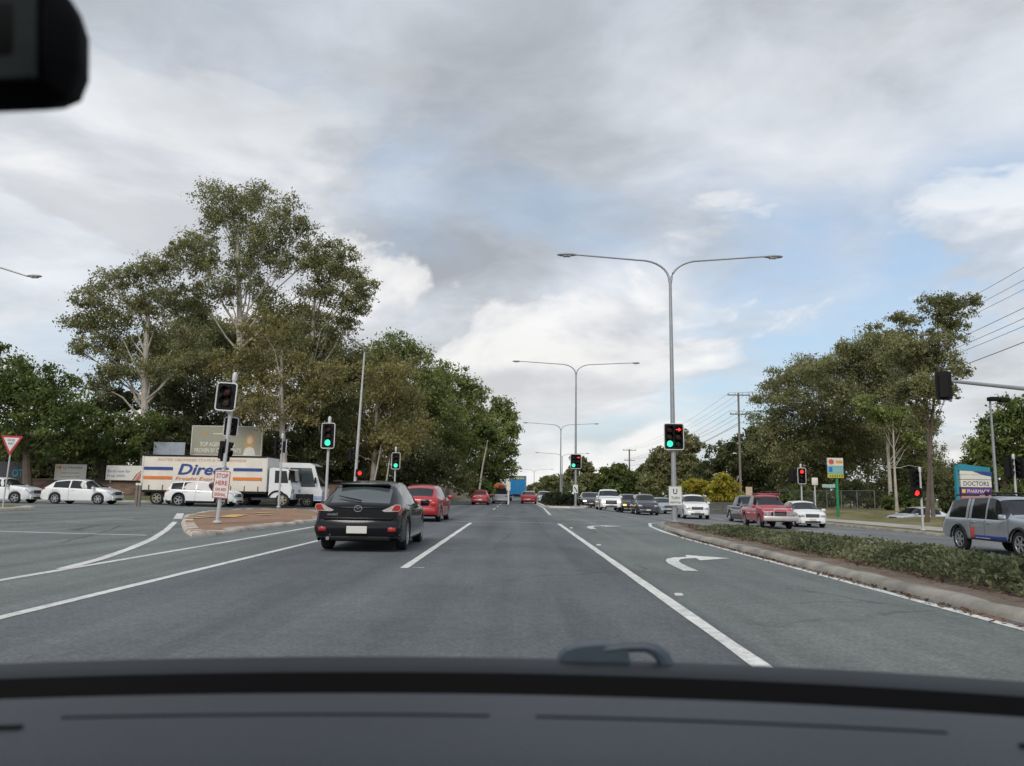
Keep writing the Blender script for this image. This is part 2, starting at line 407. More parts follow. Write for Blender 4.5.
def poly(name, pts, m, dz, maxe=1.2, kind='structure', crown=0.0):
    bm = bmesh.new(); vs_ = [bm.verts.new((p[0], p[1], 0)) for p in pts]; bm.faces.new(vs_)
    bmesh.ops.triangulate(bm, faces=bm.faces[:])
    for _ in range(7):
        e = [q for q in bm.edges if q.calc_length() > maxe]
        if not e: break
        bmesh.ops.subdivide_edges(bm, edges=e, cuts=1); bmesh.ops.triangulate(bm, faces=bm.faces[:])
    for v in bm.verts: v.co.z = gz(v.co.x, v.co.y) + dz + (crown * rnd.random() if not v.is_boundary else 0)
    bmesh.ops.recalc_face_normals(bm, faces=bm.faces)
    me = bpy.data.meshes.new(name); bm.to_mesh(me); bm.free(); me.materials.append(m)
    if me.polygons and me.polygons[0].normal.z < 0: me.flip_normals()
    return tag(link(name, me), kind=kind) if kind else link(name, me)

fx = sorted(set([-1500, -900, -500, -300, -200, -150] + [-120 + 4 * i for i in range(56)] + [110, 150, 220, 350, 600, 1000, 1500]))
fy = sorted(set([-60, -30] + [-15 + 3 * i for i in range(62)] + [180, 210, 260, 330, 450, 700, 1200, 2200, 4000]))
gridxy('ground', fx, fy, M_FIELD, -0.12)
gridsheet('road', -7.0, 19.4, -12, 330, 1.1, 2.0, M_ASPH)
gridsheet('side_road', -120, -7.0, -4, 53.4, 1.5, 1.8, M_ASPH)
gridsheet('embankment', -75, -7.35, 53.75, 150, 0.9, 0.9, M_MULCH, 0.06)
gridsheet('verge', 19.72, 75, -6, 240, 1.0, 2.0, M_GRASS, 0.10)
gridsheet('footpath', 20.9, 22.3, -6, 120, 0.7, 2.0, M_PATH, 0.125)
kerb([(19.4, 240), (19.4, -6)])
kerb([(-75, 53.45), (-7.6, 53.45), (-7.1, 53.9), (-7.02, 55), (-7.02, 160)])

# right-hand median: kerb, mulch
med = [(10.35, -6), (10.35, 27), (10.2, 31), (9.6, 34), (8.6, 35.5), (7.4, 35.6), (6.3, 33.8), (5.55, 30.3), (5.2, 26), (5.08, 22), (5.05, -6)]
kerb(med, h=0.10, wd=0.22, rough=.014, step=.5)
poly('median', [(x + (0.18 if x < 7.9 else -0.18), y - (0.18 if y > 30 else 0)) for x, y in med], M_DMULCH, 0.09, crown=0.05)
# far median across the intersection
fm = [(6.5, 170), (6.3, 70), (5.8, 66.6), (4.6, 65.6), (3.3, 66.2), (2.8, 69), (2.8, 170)]
M_WKERB = mat('white_painted_kerb', (0.6, 0.59, 0.55), 0.8, var=0.2, vscale=1.5)
kerb(fm, h=0.16, m=M_WKERB)
poly('median_bed', [(x + (0.3 if x < 4.6 else -0.3), y + (0.4 if y < 100 else 0)) for x, y in fm], M_MULCH, 0.14, maxe=3)
# triangular paved island on the left
isl = [tuple(G(x, y)[:2]) for x, y in ((216, 535.5), (262, 529), (318, 521.5), (330, 516), (318, 512.2), (296, 510.2), (250, 510.5), (205, 513), (184, 517), (181, 524), (184, 532), (192, 537), (216, 535.5))]
M_OLDK = mat('worn_pale_concrete', (0.40, 0.35, 0.30), 0.95, var=0.45, vscale=1.6, bump=1.0, bscale=9)
kerb(isl, closed=True, h=0.10, wd=0.36, m=M_OLDK, rough=0.022, step=0.45)
_c = (sum(q[0] for q in isl[:-1]) / 12, sum(q[1] for q in isl[:-1]) / 12)
poly('traffic_island', [(_c[0] + (x - _c[0]) * 0.92, _c[1] + (y - _c[1]) * 0.96) for x, y in isl[:-1]], M_BRICK, 0.10, crown=0.012)
def gl(*q): return [tuple(G(x, y)[:2]) for x, y in q]
for pts in (gl((189, 521.3), (203, 520.4)), gl((226, 520.6), (240, 517.6)), gl((255, 515.6), (273, 515.0))): strip('tactile_strip', pts, 0.6, M_YEL, 0.128)
for pts in (gl((190, 518.5), (214, 520.2)), gl((258, 518.2), (272, 517.8))): strip('ramp_strip', pts, 0.4, M_OLDK, 0.132)
# grassed corner on the far left
cor = [(x - 2.6, y + 0.8) for x, y in [(-18.2, 29.0), (-17.9, 31.5), (-18.6, 33.6), (-21, 35.2), (-60, 38), (-60, 20), (-30, 22.5), (-20.5, 26.6), (-18.2, 29.0)]]
kerb(list(cor), closed=True, h=0.15, m=M_OLDK)
poly('grass_corner', [(_x + (-0.35 if _x > -40 else 0), 31 + (_y - 31) * 0.95) for _x, _y in cor[:-1]], M_GRASS, 0.16, crown=0.06)

# painted markings
def marks(pts, wd=0.14, m=None, dz=0.005): return strip('lane_marking', pts, wd, m or M_LINE, dz)
marks([(-4.67, -6), (-4.67, 30.8)], 0.13)
marks([(-6.5, -6), (-6.5, 20), (-6.6, 29)], 0.13)
marks([tuple(G(x, y)[:2]) for x, y in ((62, 569.5), (100, 559.5), (130, 549), (152, 539.5), (166, 530.5), (175, 522))], 0.17, dz=0.008)
marks([tuple(G(x, y)[:2]) for x, y in ((177.5, 519), (180.5, 513.5))], 0.3)
marks([(-1.73, 12.4), (-1.73, 31)], 0.13)
marks([(-1.6, 12.5), (-1.42, 12.5)], 0.1, M_FAINT)
marks([(1.78, -6), (1.78, 31.6)], 0.14)
marks([(4.83, -6), (4.83, 22), (4.95, 26), (5.25, 30.2), (5.8, 33.6), (6.6, 35.4)], 0.13)
marks([(-4.5, 32.2), (1.6, 32.2)], 0.25, M_FAINT); marks([(1.95, 32.2), (5.2, 32.2)], 0.22, M_FAINT)
marks([(-6.6, 41.5), (2.2, 41.5)], 0.25, M_FAINT); marks([(-6.6, 45.5), (2.2, 45.5)], 0.25, M_FAINT)
marks([(2.0, 44), (2.4, 64), (2.55, 150)], 0.13)
for k in range(8): marks([(-1.55, 56 + 12 * k), (-1.5, 60 + 12 * k)], 0.13)
marks([(-12.5, 19.6), (-60, 19.6)], 0.16); marks([(-9.2, 19.6), (-12.5, 19.6)], 0.14)
for yy in (24.6, 27.4):
    for k in range(6): marks([(-13.2 - k * 2.3, yy), (-14.6 - k * 2.3, yy)], 0.14, M_FAINT)
for k in range(9): marks([(-16.5 - 5 * k, 46.8), (-18.5 - 5 * k, 46.8)], 0.12)
for k in range(12): marks([(14.9, 2 + 9 * k), (14.9, 5 + 9 * k)], 0.12)
marks([(10.75, -6), (10.75, 30)], 0.12)
def arrow(cx, y0):
    """right-turn arrow on the turning lane"""
    ctr = [(0, 0), (0, 0.7), (0.015, 1.2), (0.07, 1.65), (0.18, 2.02), (0.35, 2.28), (0.62, 2.42)]
    wd = [.19, .19, .19, .19, .2, .21, .22]; ns = normals2(ctr)
    L = [(c[0] + n[0] * w_ / 1.6, c[1] + n[1] * w_ / 1.6) for c, n, w_ in zip(ctr, ns, wd)]
    Rr = [(c[0] - n[0] * w_ / 1.6, c[1] - n[1] * w_ / 1.6) for c, n, w_ in zip(ctr, ns, wd)]
    pts = L + [(0.64, 2.98), (1.38, 2.42), (0.64, 1.86)] + Rr[::-1]
    return poly('turn_arrow', [(cx + x, y0 + y * 1.12) for x, y in pts], M_LINE, 0.006, maxe=0.9)
arrow(2.85, 12.7); arrow(2.75, 27.3)

# tar-sealed cracks and old patches
M_TAR = groundmat('tar_seal', [(0.06, 0.062, 0.064), (0.09, 0.092, 0.094)], [2.0, 1.0, 14], bump=0.2, rough=0.6)
M_PATCH = groundmat('old_patch', [(0.095, 0.098, 0.10), (0.125, 0.128, 0.128)], [1.5, 0.8, 14], bump=0.5, rough=0.9)
def wander(x0, y0, x1, y1, amp=.12):
    n = max(4, int(math.dist((x0, y0), (x1, y1)) / .5)); return [(x0 + (x1 - x0) * t + amp * math.sin(7 * t + y0) * .6 + rnd.uniform(-.05, .05), y0 + (y1 - y0) * t) for t in np.linspace(0, 1, n)]
for q, wd_ in (((-.35, 15.5, -.1, 27), .02), ((-9.5, 16.5, -12, 24), .04), ((-6.2, 16, -5.9, 30), .035), ((.9, 19, 1.0, 31), .03)):
    strip('tar_seam', wander(*q), wd_, M_TAR, .004, .4)
for x0, y0, x1, y1 in ((-11.5, 40.5, -8.6, 43),):
    poly('road_patch', [(x0 + rnd.uniform(-.1, .1), y0), ((x0 + x1) / 2, y0 + rnd.uniform(-.1, .1)), (x1 + rnd.uniform(-.1, .1), y0), (x1 + rnd.uniform(-.1, .1), (y0 + y1) / 2), (x1, y1), ((x0 + x1) / 2, y1 + rnd.uniform(-.15, .15)), (x0, y1), (x0 + rnd.uniform(-.1, .1), (y0 + y1) / 2)], M_PATCH, .0035)
for k in range(3): link('lane_stud', MB().bbox((2.02, 7.5 + 8 * k, .012), (.1, .1, .03), .012).build('lane_stud', M_LINE).data) if False else tag(MB().bbox((2.0, 9.6 + 9 * k, .014), (.10, .10, .028), .01).build('lane_stud', M_LINE), kind='structure')
# low hedge along the right median
M_HEDGE = leafmat('hedge_leaf', (0.062, 0.075, 0.036), (0.15, 0.170, 0.088), (0.31, 0.305, 0.185))
def leaf_mesh(name, ctr, size, m, droop=0.0, aspect=0.5, flat=0.0):
    """one rhombic leaf (or spray of leaves) around each point"""
    n = len(ctr); nrm = rng.normal(size=(n, 3))
    if flat: nrm[:, 2] = np.abs(nrm[:, 2]) + flat
    nrm /= np.linalg.norm(nrm, axis=1, keepdims=True)
    a = rng.normal(size=(n, 3)); a[:, 2] -= droop
    a -= (a * nrm).sum(1, keepdims=True) * nrm; a /= np.linalg.norm(a, axis=1, keepdims=True) + 1e-9
    b = np.cross(nrm, a); s = (size * np.exp(rng.normal(0, 0.34, n)).clip(.4, 2.0))[:, None]
    v = np.empty((n, 4, 3)); v[:, 0] = ctr - a * s * 0.5; v[:, 1] = ctr + b * s * aspect * 0.5
    v[:, 2] = ctr + a * s * 0.5; v[:, 3] = ctr - b * s * aspect * 0.5
    me = bpy.data.meshes.new(name); me.vertices.add(4 * n); me.vertices.foreach_set('co', v.astype(np.float32).ravel())
    me.loops.add(4 * n); me.loops.foreach_set('vertex_index', np.arange(4 * n, dtype=np.int32))
    me.polygons.add(n); me.polygons.foreach_set('loop_start', np.arange(0, 4 * n, 4, dtype=np.int32))
    try: me.polygons.foreach_set('loop_total', np.full(n, 4, dtype=np.int32))
    except Exception: pass
    me.update(calc_edges=True); me.materials.append(m); return me
def hedge_pts(n, x0, x1, y0, y1, h, near_bias=0.0):
    """points through a low spreading shrub bed with a bumpy top"""
    y = y0 + (y1 - y0) * rng.random(n) ** (1 + near_bias); u = rng.random(n); x = x0 + (x1 - x0) * u
    tp = h * (0.78 + 0.14 * np.sin(x * 3.1 + 1.7 * np.sin(y * 1.3)) + 0.12 * np.sin(y * 2.7 + x * 2) + 0.10 * np.sin(y * 6.1 + 3 * x))
    e = np.minimum(1, np.minimum(u, 1 - u) * 9) ** 0.5 * np.minimum(1, np.minimum(y1 - y, 9) / 1.6).clip(0, 1) ** 0.5
    tp = tp * np.where(h < .6, 1 - 0.45 * np.clip((y - 9) / 15, 0, 1), 1)
    z = tp * e * (1 - 0.75 * rng.random(n) ** 2.2) + rng.normal(size=n) * 0.02
    g = np.array([gz(a, b) for a, b in zip(x, y)])
    return np.stack([x, y, g + 0.13 + np.maximum(z, 0.0)], 1)
hp = hedge_pts(115000, 5.8, 8.9, 2, 25.5, 0.41, near_bias=-0.1)
hd = thing('hedge', 'long low green shrub hedge filling the right-hand median', 'hedge', (7.6, 13, gz(7.6, 13) + 0.1))
hm = leaf_mesh('foliage', hp - np.array(hd.location), 0.062, M_HEDGE, aspect=0.55)
tag(link('foliage', hm, hd), kind='stuff')
hs = MB()
for k in range(170):
    x, y = rnd.uniform(6.5, 8.8), rnd.uniform(2, 25); z = gz(x, y) + 0.1
    hs.tube([(x - 7.6, y - 13, z - hd.location.z - .05), (x + rnd.uniform(-.15, .15) - 7.6, y + rnd.uniform(-.15, .15) - 13, z - hd.location.z + .33)], [0.012, 0.005], 4)
tag(hs.build('stems', mat('twig', (0.09, 0.065, 0.045), 0.9), hd), kind='stuff')
# fallen leaves and bark along the kerb
lp = []
for k in range(5200):
    t_ = rnd.random(); y = 3 + 29 * t_
    x = 4.98 - abs(rnd.gauss(0, 0.09)) + ss(22, 36, y) * 1.7 if rnd.random() < 0.35 else rnd.uniform(5.42, 6.4) + ss(22, 36, y) * 1.4
    lp.append((x, y, gz(x, y) + (0.02 if x < 5.05 + ss(22, 36, y) * 1.7 else 0.165)))
M_LITTER = leafmat('leaf_litter', (0.06, 0.030, 0.020), (0.15, 0.085, 0.055), (0.30, 0.20, 0.13))
tag(link('leaf_litter', leaf_mesh('leaf_litter', np.array(lp), 0.07, M_LITTER, flat=2.0, aspect=0.4)), 'brown fallen leaves and bark along the right median kerb', 'leaf litter', kind='stuff')
# dark bushes on the far median
M_BUSH = leafmat('dark_bush_leaf', (0.014, 0.02, 0.011), (0.03, 0.042, 0.02), (0.065, 0.085, 0.04))
bpz = hedge_pts(9000, 3.3, 5.8, 70, 110, 1.0)
bd = thing('hedge', 'dark clipped bushes on the far median beyond the stop lines', 'hedge', (4.6, 80, gz(4.6, 80) + .1))
tag(link('foliage', leaf_mesh('foliage', bpz - np.array(bd.location), 0.28, M_BUSH, aspect=0.6), bd), kind='stuff')

# ================================================================== TREES
M_BARK = mat('gum_bark', (0.40, 0.355, 0.30), 0.85, var=0.35, vscale=1.3, bump=0.5, bscale=6)
M_BARKD = mat('dark_bark', (0.11, 0.085, 0.065), 0.9, var=0.3, vscale=2, bump=0.7, bscale=8)
L_GUM = leafmat('gum_leaf', (0.105, 0.116, 0.050), (0.235, 0.240, 0.107), (0.400, 0.382, 0.193))
L_GUMG = leafmat('green_gum_leaf', (0.096, 0.125, 0.038), (0.217, 0.259, 0.083), (0.382, 0.410, 0.156))
L_GUMB = leafmat('olive_gum_leaf', (0.105, 0.109, 0.041), (0.253, 0.232, 0.089), (0.435, 0.374, 0.162))
L_DARK = leafmat('broad_leaf', (0.052, 0.078, 0.028), (0.129, 0.172, 0.053), (0.265, 0.290, 0.086))
L_DEEP = leafmat('deep_green_leaf', (0.049, 0.060, 0.026), (0.111, 0.127, 0.053), (0.222, 0.224, 0.096))
L_YEL = leafmat('yellow_leaf', (0.207, 0.183, 0.024), (0.439, 0.366, 0.049), (0.500, 0.500, 0.098))
def tree(name, label, d, bx, lobes, lm, bark=None, r0=0.28, fork=None, leaf=0.30, dens=230, cat='tree', group=None, flat=0.8, droop=1.0, spread=1.0, limbs=True, NL=None, sub=0.30):
    """lobes = (px, py, radius in px) of each foliage mass as seen; they stand at distance d +- their own width"""
    X = PX(bx, d); base = Vector((X, d, gz(X, d) - 0.05))
    o = thing(name, label, cat, base, 0, group); k = d / F
    cs = []
    for i, lb in enumerate(lobes):
        px, py, rp = lb[:3]; off = lb[3] if len(lb) > 3 else rnd.uniform(-1, 1) * rp * k * 0.9 * spread
        p = P(px, py, d + off) - base; cs.append((p, rp * (1.28 if group == 'gum trees right of the road' else 1.12) * k * (d + off) / d))
    wsum = sum(r * r for _, r in cs); NL = NL or int(24000 * min(1.0, .25 + wsum * .02))
    tb = MB()
    top = (P(fork[0], fork[1], d) - base) if fork else max((c for c, _ in cs), key=lambda c: c.z) * 0.8
    npt = 9; trunk = []
    for i in range(npt):
        t = i / (npt - 1); bend = math.sin(t * 5 + len(label)) * 0.012 * top.z * t
        trunk.append(Vector((top.x * t ** 1.1 + bend, top.y * t + bend * 0.6, top.z * t)))
    rad = [r0 * (1.25 if i == 0 else 1.0) * (1 - 0.68 * i / (npt - 1)) for i in range(npt)]
    tb.tube(trunk, rad, 9)
    pts = []
    for c, r in cs:
        if limbs:
            t = min(0.98, max(0.3, (c.z / max(top.z, .1)) * 0.72 - rnd.uniform(0, 0.12)))
            q = t * (npt - 1); i0 = int(q); s = trunk[i0].lerp(trunk[min(i0 + 1, npt - 1)], q - i0)
            rr = r0 * (1 - 0.68 * t) * 0.36
            mid = s.lerp(c, 0.5) + Vector((rnd.uniform(-.1, .1), rnd.uniform(-.1, .1), 0.08)) * (c - s).length
            m1 = s.lerp(mid, 0.55) + Vector((0, 0, -0.03)) * (c - s).length
            tb.tube([s, m1, mid, mid.lerp(c, .6), c], [rr, rr * .8, rr * .6, rr * .42, rr * .2], 6)
        n_s = max(16, int(14 + r * 11))
        nl = max(8, int(NL * r * r / wsum / n_s))
        for q in range(n_s):
            u = Vector((rnd.gauss(0, 1), rnd.gauss(0, 1), rnd.gauss(0.1, 1))).normalized() * (rnd.random() ** 0.5) * 1.12
            sc_ = c + Vector((u.x * r, u.y * r, u.z * r * flat))
            rs = r * rnd.uniform(0.6, 1.4) * sub
            if limbs and q % 2 == 0:
                w0 = min(.03, rr * 0.3)
                tb.tube([mid.lerp(c, rnd.uniform(.3, 1)), sc_.lerp(c, 0.4) + Vector((0, 0, -.1 * r)), sc_], [w0, w0 * .6, w0 * .25], 4, cap=False)
            n = int(nl * rnd.uniform(.5, 1.5))
            g = rng.normal(size=(n, 3)) * 0.62 * rs
            g[:, 2] *= 0.72; pts.append(np.array(sc_) + g)
    tb.build('trunk', bark or M_BARK, o, True)
    pts = np.concatenate(pts)
    gzz = np.array([gz(base.x + a, base.y + b) for a, b in pts[:, :2]]) - base.z + 0.12
    pts[:, 2] = np.maximum(pts[:, 2], gzz + rng.random(len(pts)) * .3)
    tag(link('crown', leaf_mesh('crown', pts, leaf, lm, droop=droop), o), kind='stuff')
    return o
def lobefill(x0, x1, top, bot, r, n):
    """lobes under an outline: top and bot are lists of (x, y)"""
    out = []; tx, ty = zip(*top); bx_, by_ = zip(*bot)
    for i in range(n):
        x = x0 + (x1 - x0) * (i + 0.5) / n + rnd.uniform(-.4, .4) * (x1 - x0) / n
        a, b = np.interp(x, tx, ty) + r * .8, np.interp(x, bx_, by_) - r * .6
        y = a + (b - a) * ((i * 0.618) % 1.0) if i % 3 else a
        out.append((x, max(a, y), r * rnd.uniform(.8, 1.2)))
    return out

GL = 'gum trees on the left bank'
tree('gum_tree', 'tallest pale-trunked gum tree rising above the billboard', 66, 233,
     [(215, 203, 20), (250, 200, 22), (288, 214, 18), (232, 226, 24), (268, 236, 22), (200, 240, 18), (304, 228, 12), (205, 262, 20), (250, 262, 20), (285, 262, 20), (228, 290, 20), (262, 300, 20),
      (318, 252, 16), (330, 276, 16), (196, 300, 18)],
     L_GUM, r0=0.42, fork=(241, 235), leaf=0.19, NL=46000, group=GL, flat=0.9)
tree('gum_tree', 'broad olive gum tree left of the tallest gum, its two trunks showing low', 63, 144,
     [(92, 300, 16), (112, 284, 16), (138, 276, 18), (165, 268, 18), (180, 250, 12), (84, 325, 16), (110, 318, 18), (140, 310, 20), (170, 300, 20), (96, 345, 16), (125, 345, 18), (155, 340, 20),
      (185, 335, 20), (78, 350, 9), (118, 372, 18), (150, 372, 18), (180, 368, 18), (100, 385, 14), (205, 360, 18)],
     L_GUM, r0=0.40, fork=(146, 300), leaf=0.19, NL=46000, group=GL)
tree('gum_tree', 'spreading gum tree right of the tallest gum with outlying leaf clumps', 67, 300,
     [(318, 262, 14), (340, 258, 16), (352, 276, 14), (366, 290, 12), (345, 300, 18), (318, 292, 16), (362, 310, 9), (330, 325, 18), (300, 318, 20), (350, 325, 10), (290, 345, 22), (322, 352, 20), (275, 330, 20)],
     L_GUM, r0=0.34, fork=(318, 290), leaf=0.19, NL=36000, group=GL)
tree('gum_tree', 'brownish leaning gum tree low behind the green signal', 60, 284,
     [(262, 330, 20), (290, 372, 22), (315, 390, 22), (270, 385, 22), (250, 360, 20), (330, 372, 18), (238, 395, 20), (300, 412, 20), (262, 412, 18), (225, 365, 18)],
     L_GUMB, r0=0.3, fork=(280, 350), dens=185, leaf=0.21, group=GL)
tree('gum_tree', 'bushy gum tree behind the left billboard', 72, 205,
     [(205, 385, 24), (180, 400, 22), (215, 350, 22), (195, 320, 20), (235, 345, 20), (160, 400, 18), (240, 420, 22), (210, 425, 22), (175, 430, 20)],
     L_DEEP, r0=0.3, fork=(205, 350), dens=170, leaf=0.25, group=GL)
tree('gum_tree', 'pale bushy gum tree beside the tall grey lamp post', 66, 372,
     [(378, 385, 24), (400, 372, 20), (362, 405, 20), (388, 410, 24), (408, 402, 20), (372, 432, 22), (398, 440, 22), (350, 440, 20), (418, 430, 18), (345, 415, 18), (335, 455, 18), (380, 456, 18)],
     L_GUMB, r0=0.24, fork=(378, 395), dens=210, leaf=0.21, group=GL)
tree('gum_tree', 'dark gum tree crown topping the middle of the left tree line', 80, 402,
     [(398, 346, 16), (415, 362, 16), (385, 360, 16), (402, 378, 20), (425, 378, 16), (430, 400, 20), (415, 420, 20), (440, 380, 12), (446, 412, 18)],
     L_GUMG, r0=0.3, fork=(405, 365), dens=180, leaf=0.25, group=GL)
tree('gum_tree', 'gum tree with a thin dome of leaves above the two red cars', 88, 448,
     [(440, 372, 13), (455, 378, 13), (468, 385, 12), (450, 398, 18), (472, 402, 14), (455, 422, 20), (478, 420, 14), (440, 440, 20), (468, 446, 20), (482, 392, 8), (430, 462, 18), (455, 468, 18)],
     L_GUMG, r0=0.3, fork=(455, 395), dens=175, leaf=0.27, group=GL)
tree('gum_tree', 'rightmost dark gum tree of the left tree line, over the far road', 98, 488,
     [(498, 408, 12), (510, 416, 9), (488, 420, 14), (502, 432, 14), (512, 430, 7), (478, 440, 16), (498, 452, 15), (510, 450, 8), (485, 466, 15), (503, 470, 12), (470, 475, 14), (494, 482, 11)],
     L_GUMG, r0=0.28, fork=(495, 425), dens=175, leaf=0.30, group=GL)
tree('gum_tree', 'slim bare white leaning trunk with leaves at its head', 80, 478,
     [(488, 440, 9), (484, 430, 9)], L_DARK, r0=0.13, fork=(487, 440), dens=150, leaf=0.27, group=GL)
tree('gum_tree', 'dark understorey tree behind the green signal beyond the black hatchback', 76, 410,
     [(400, 462, 18), (425, 478, 16), (380, 470, 18), (412, 445, 18), (440, 462, 16), (360, 475, 18), (340, 480, 16), (400, 484, 12), (460, 482, 14), (375, 488, 10)],
     L_DEEP, M_BARKD, r0=0.2, fork=(408, 460), dens=190, leaf=0.25, group=GL, spread=.6)
tree('gum_tree', 'dark tree with bare forked limbs behind the small white bus', 64, 322,
     [(318, 425, 18), (300, 440, 20), (335, 435, 16), (278, 445, 20), (318, 456, 18), (290, 462, 18), (262, 455, 18), (340, 405, 16)],
     L_DEEP, r0=0.2, fork=(318, 420), dens=190, leaf=0.22, group=GL)
for lx, bxx, tx_, ty_ in (('pale young trunk leaning left beside the lamp post', 372, 382, 440), ('pale forked sapling trunk between the green signals', 384, 392, 445)):
    tree('sapling', lx, 62, bxx, [(tx_, ty_, 8), (tx_ + 9, ty_ + 6, 7)], L_GUMB, r0=0.09, fork=(tx_, ty_ + 4), dens=220, leaf=0.2, group='saplings on the left bank')
for q, (bxx, x0, x1, top, bot, lm_, lx) in enumerate((
        (185, 150, 218, [(150, 345), (218, 310)], [(150, 440), (218, 440)], L_GUM, 'shaded gum tree filling in behind the broad olive gum'),
        (258, 214, 300, [(214, 325), (300, 305)], [(214, 445), (300, 445)], L_GUMB, 'shaded gum tree directly behind the billboard portrait'),
        (322, 286, 352, [(286, 320), (352, 350)], [(286, 450), (352, 455)], L_DEEP, 'dark gum tree behind the minibus and left green signal'),
        (360, 335, 392, [(335, 362), (365, 345), (392, 360)], [(335, 450), (392, 455)], L_GUMB, 'olive gum tree directly behind the slim single lamp post'),
        (425, 388, 470, [(388, 380), (430, 385), (470, 410)], [(388, 470), (470, 475)], L_GUMG, 'green gum tree filling in behind the red hatchback'))):
    tree('gum_tree', lx, 90 + 3 * q, bxx, lobefill(x0, x1, top, bot, 19, 13), lm_, r0=0.26, fork=(bxx, top[0][1] + 25), leaf=0.27, NL=24000, group=GL)
# far left broadleaf trees
tree('fig_tree', 'dense dark green broadleaf tree at the left edge', 56, 28,
     [(5, 375, 22), (30, 385, 22), (55, 390, 22), (15, 405, 24), (45, 415, 24), (72, 412, 20), (-15, 395, 24), (5, 432, 22), (35, 440, 20), (62, 436, 18), (82, 425, 14), (-5, 350, 12)],
     L_DARK, M_BARKD, r0=0.35, fork=(25, 400), dens=260, leaf=0.24, flat=0.9, droop=0.2)
tree('fig_tree', 'round bushy tree above the fence signs', 60, 100,
     [(80, 430, 16), (105, 425, 16), (128, 430, 16), (92, 448, 16), (118, 448, 16), (140, 445, 14), (70, 448, 14), (150, 425, 14)],
     L_DARK, M_BARKD, r0=0.22, fork=(105, 435), dens=260, leaf=0.24, droop=0.2)
tree('fig_tree', 'shaded bush between the left fence and the billboard', 66, 165,
     [(150, 440, 18), (175, 430, 18), (165, 455, 16), (140, 455, 14), (190, 450, 14), (125, 400, 16), (100, 405, 14)], L_DEEP, M_BARKD, r0=0.2, fork=(162, 440), dens=240, leaf=0.26, droop=0.3)
for q, (bxx, lx) in enumerate(((25, 'dark shrub behind the black fence banner'), (95, 'dark shrub behind the white fence boards'), (215, 'dark shrub behind the freight truck'), (265, 'dark shrub behind the white truck cab'), (330, 'dark shrub behind the left green signal'))):
    tree('shrub', lx, 66 + q, bxx, [(bxx - 24, 458, 16), (bxx + 2, 452, 17), (bxx + 26, 458, 16), (bxx - 10, 470, 12), (bxx + 14, 472, 12)], L_DEEP, M_BARKD, r0=0.12, fork=(bxx, 460), dens=220, leaf=0.27, group='shrubs on the left bank', cat='shrub', spread=.7)
tree('shrub', 'low leafy shrub by the bus stop post on the mulch bank', 84, 480, [(475, 488, 8), (485, 490, 7), (468, 486, 6)], L_DARK, M_BARKD, r0=0.08, fork=(478, 488), dens=200, leaf=0.3, group='shrubs on the left bank', cat='shrub')
# right-hand trees
GR = 'gum trees right of the road'
tree('gum_tree', 'tall gum tree with tufted crown by the overhead wires', 45, 925,
     [(932, 302, 11), (950, 306, 12), (966, 304, 10), (942, 318, 11), (958, 322, 11), (935, 340, 12), (952, 338, 10), (944, 360, 12), (955, 372, 10), (928, 362, 13), (935, 388, 14), (915, 350, 14), (908, 322, 10), (898, 318, 8), (920, 385, 12), (948, 392, 8), (975, 302, 6), (905, 345, 13), (912, 372, 14), (925, 395, 14), (922, 420, 12), (900, 395, 13), (890, 350, 12)],
     L_GUM, M_BARKD, r0=0.12, fork=(938, 340), leaf=0.13, NL=38000, group=GR)
tree('gum_tree', 'wide gum tree with a sloping flat crown behind the green signpost', 76, 890,
     [(878, 340, 14), (860, 350, 14), (895, 345, 14), (845, 352, 12), (880, 362, 16), (905, 362, 14), (860, 372, 18), (835, 370, 16), (815, 372, 14), (892, 385, 16), (870, 395, 18), (845, 398, 18), (900, 405, 14), (912, 430, 14), (925, 452, 12), (888, 425, 14), (935, 470, 10), (905, 445, 10)],
     L_GUM, r0=0.2, fork=(885, 370), leaf=0.21, NL=64000, group=GR)
tree('gum_tree', 'dense dark gum tree in the middle of the right-hand clump', 84, 840,
     [(800, 372, 15), (785, 380, 14), (820, 385, 18), (775, 400, 16), (800, 405, 18), (830, 412, 18), (770, 425, 16), (795, 430, 18), (820, 440, 18), (850, 425, 18), (765, 445, 14), (788, 455, 16), (845, 450, 16), (815, 465, 16), (870, 440, 16), (865, 462, 14), (840, 478, 14), (790, 478, 14)],
     L_GUM, M_BARKD, r0=0.34, fork=(820, 390), leaf=0.23, NL=64000, group=GR)
tree('broadleaf_tree', 'very dark rounded tree above the yellow shrubs', 94, 740,
     [(725, 455, 14), (745, 448, 14), (762, 458, 14), (710, 468, 12), (735, 470, 14), (758, 475, 14), (775, 468, 12), (715, 482, 12), (745, 488, 12), (772, 488, 12), (752, 432, 8)],
     L_DEEP, M_BARKD, r0=0.25, fork=(740, 455), dens=230, leaf=0.33, droop=0.3)
tree('gum_tree', 'bare-limbed gum trunk fanning out behind the red right-hand signal', 66, 896,
     [(880, 415, 10), (905, 418, 10), (915, 440, 8), (868, 405, 10), (925, 425, 9)], L_GUMG, r0=0.13, fork=(892, 420), dens=200, leaf=0.23, group=GR)
tree('gum_tree', 'dark tree behind the clinic sign at the right edge', 64, 1002,
     [(1000, 425, 14), (1015, 410, 14), (985, 440, 14), (1012, 440, 16), (975, 455, 12), (1000, 460, 16), (1022, 460, 14), (985, 475, 14), (965, 470, 9), (1035, 420, 16), (1035, 445, 16), (1010, 482, 14)],
     L_DARK, M_BARKD, r0=0.3, fork=(1003, 430), dens=220, leaf=0.27, group=GR)
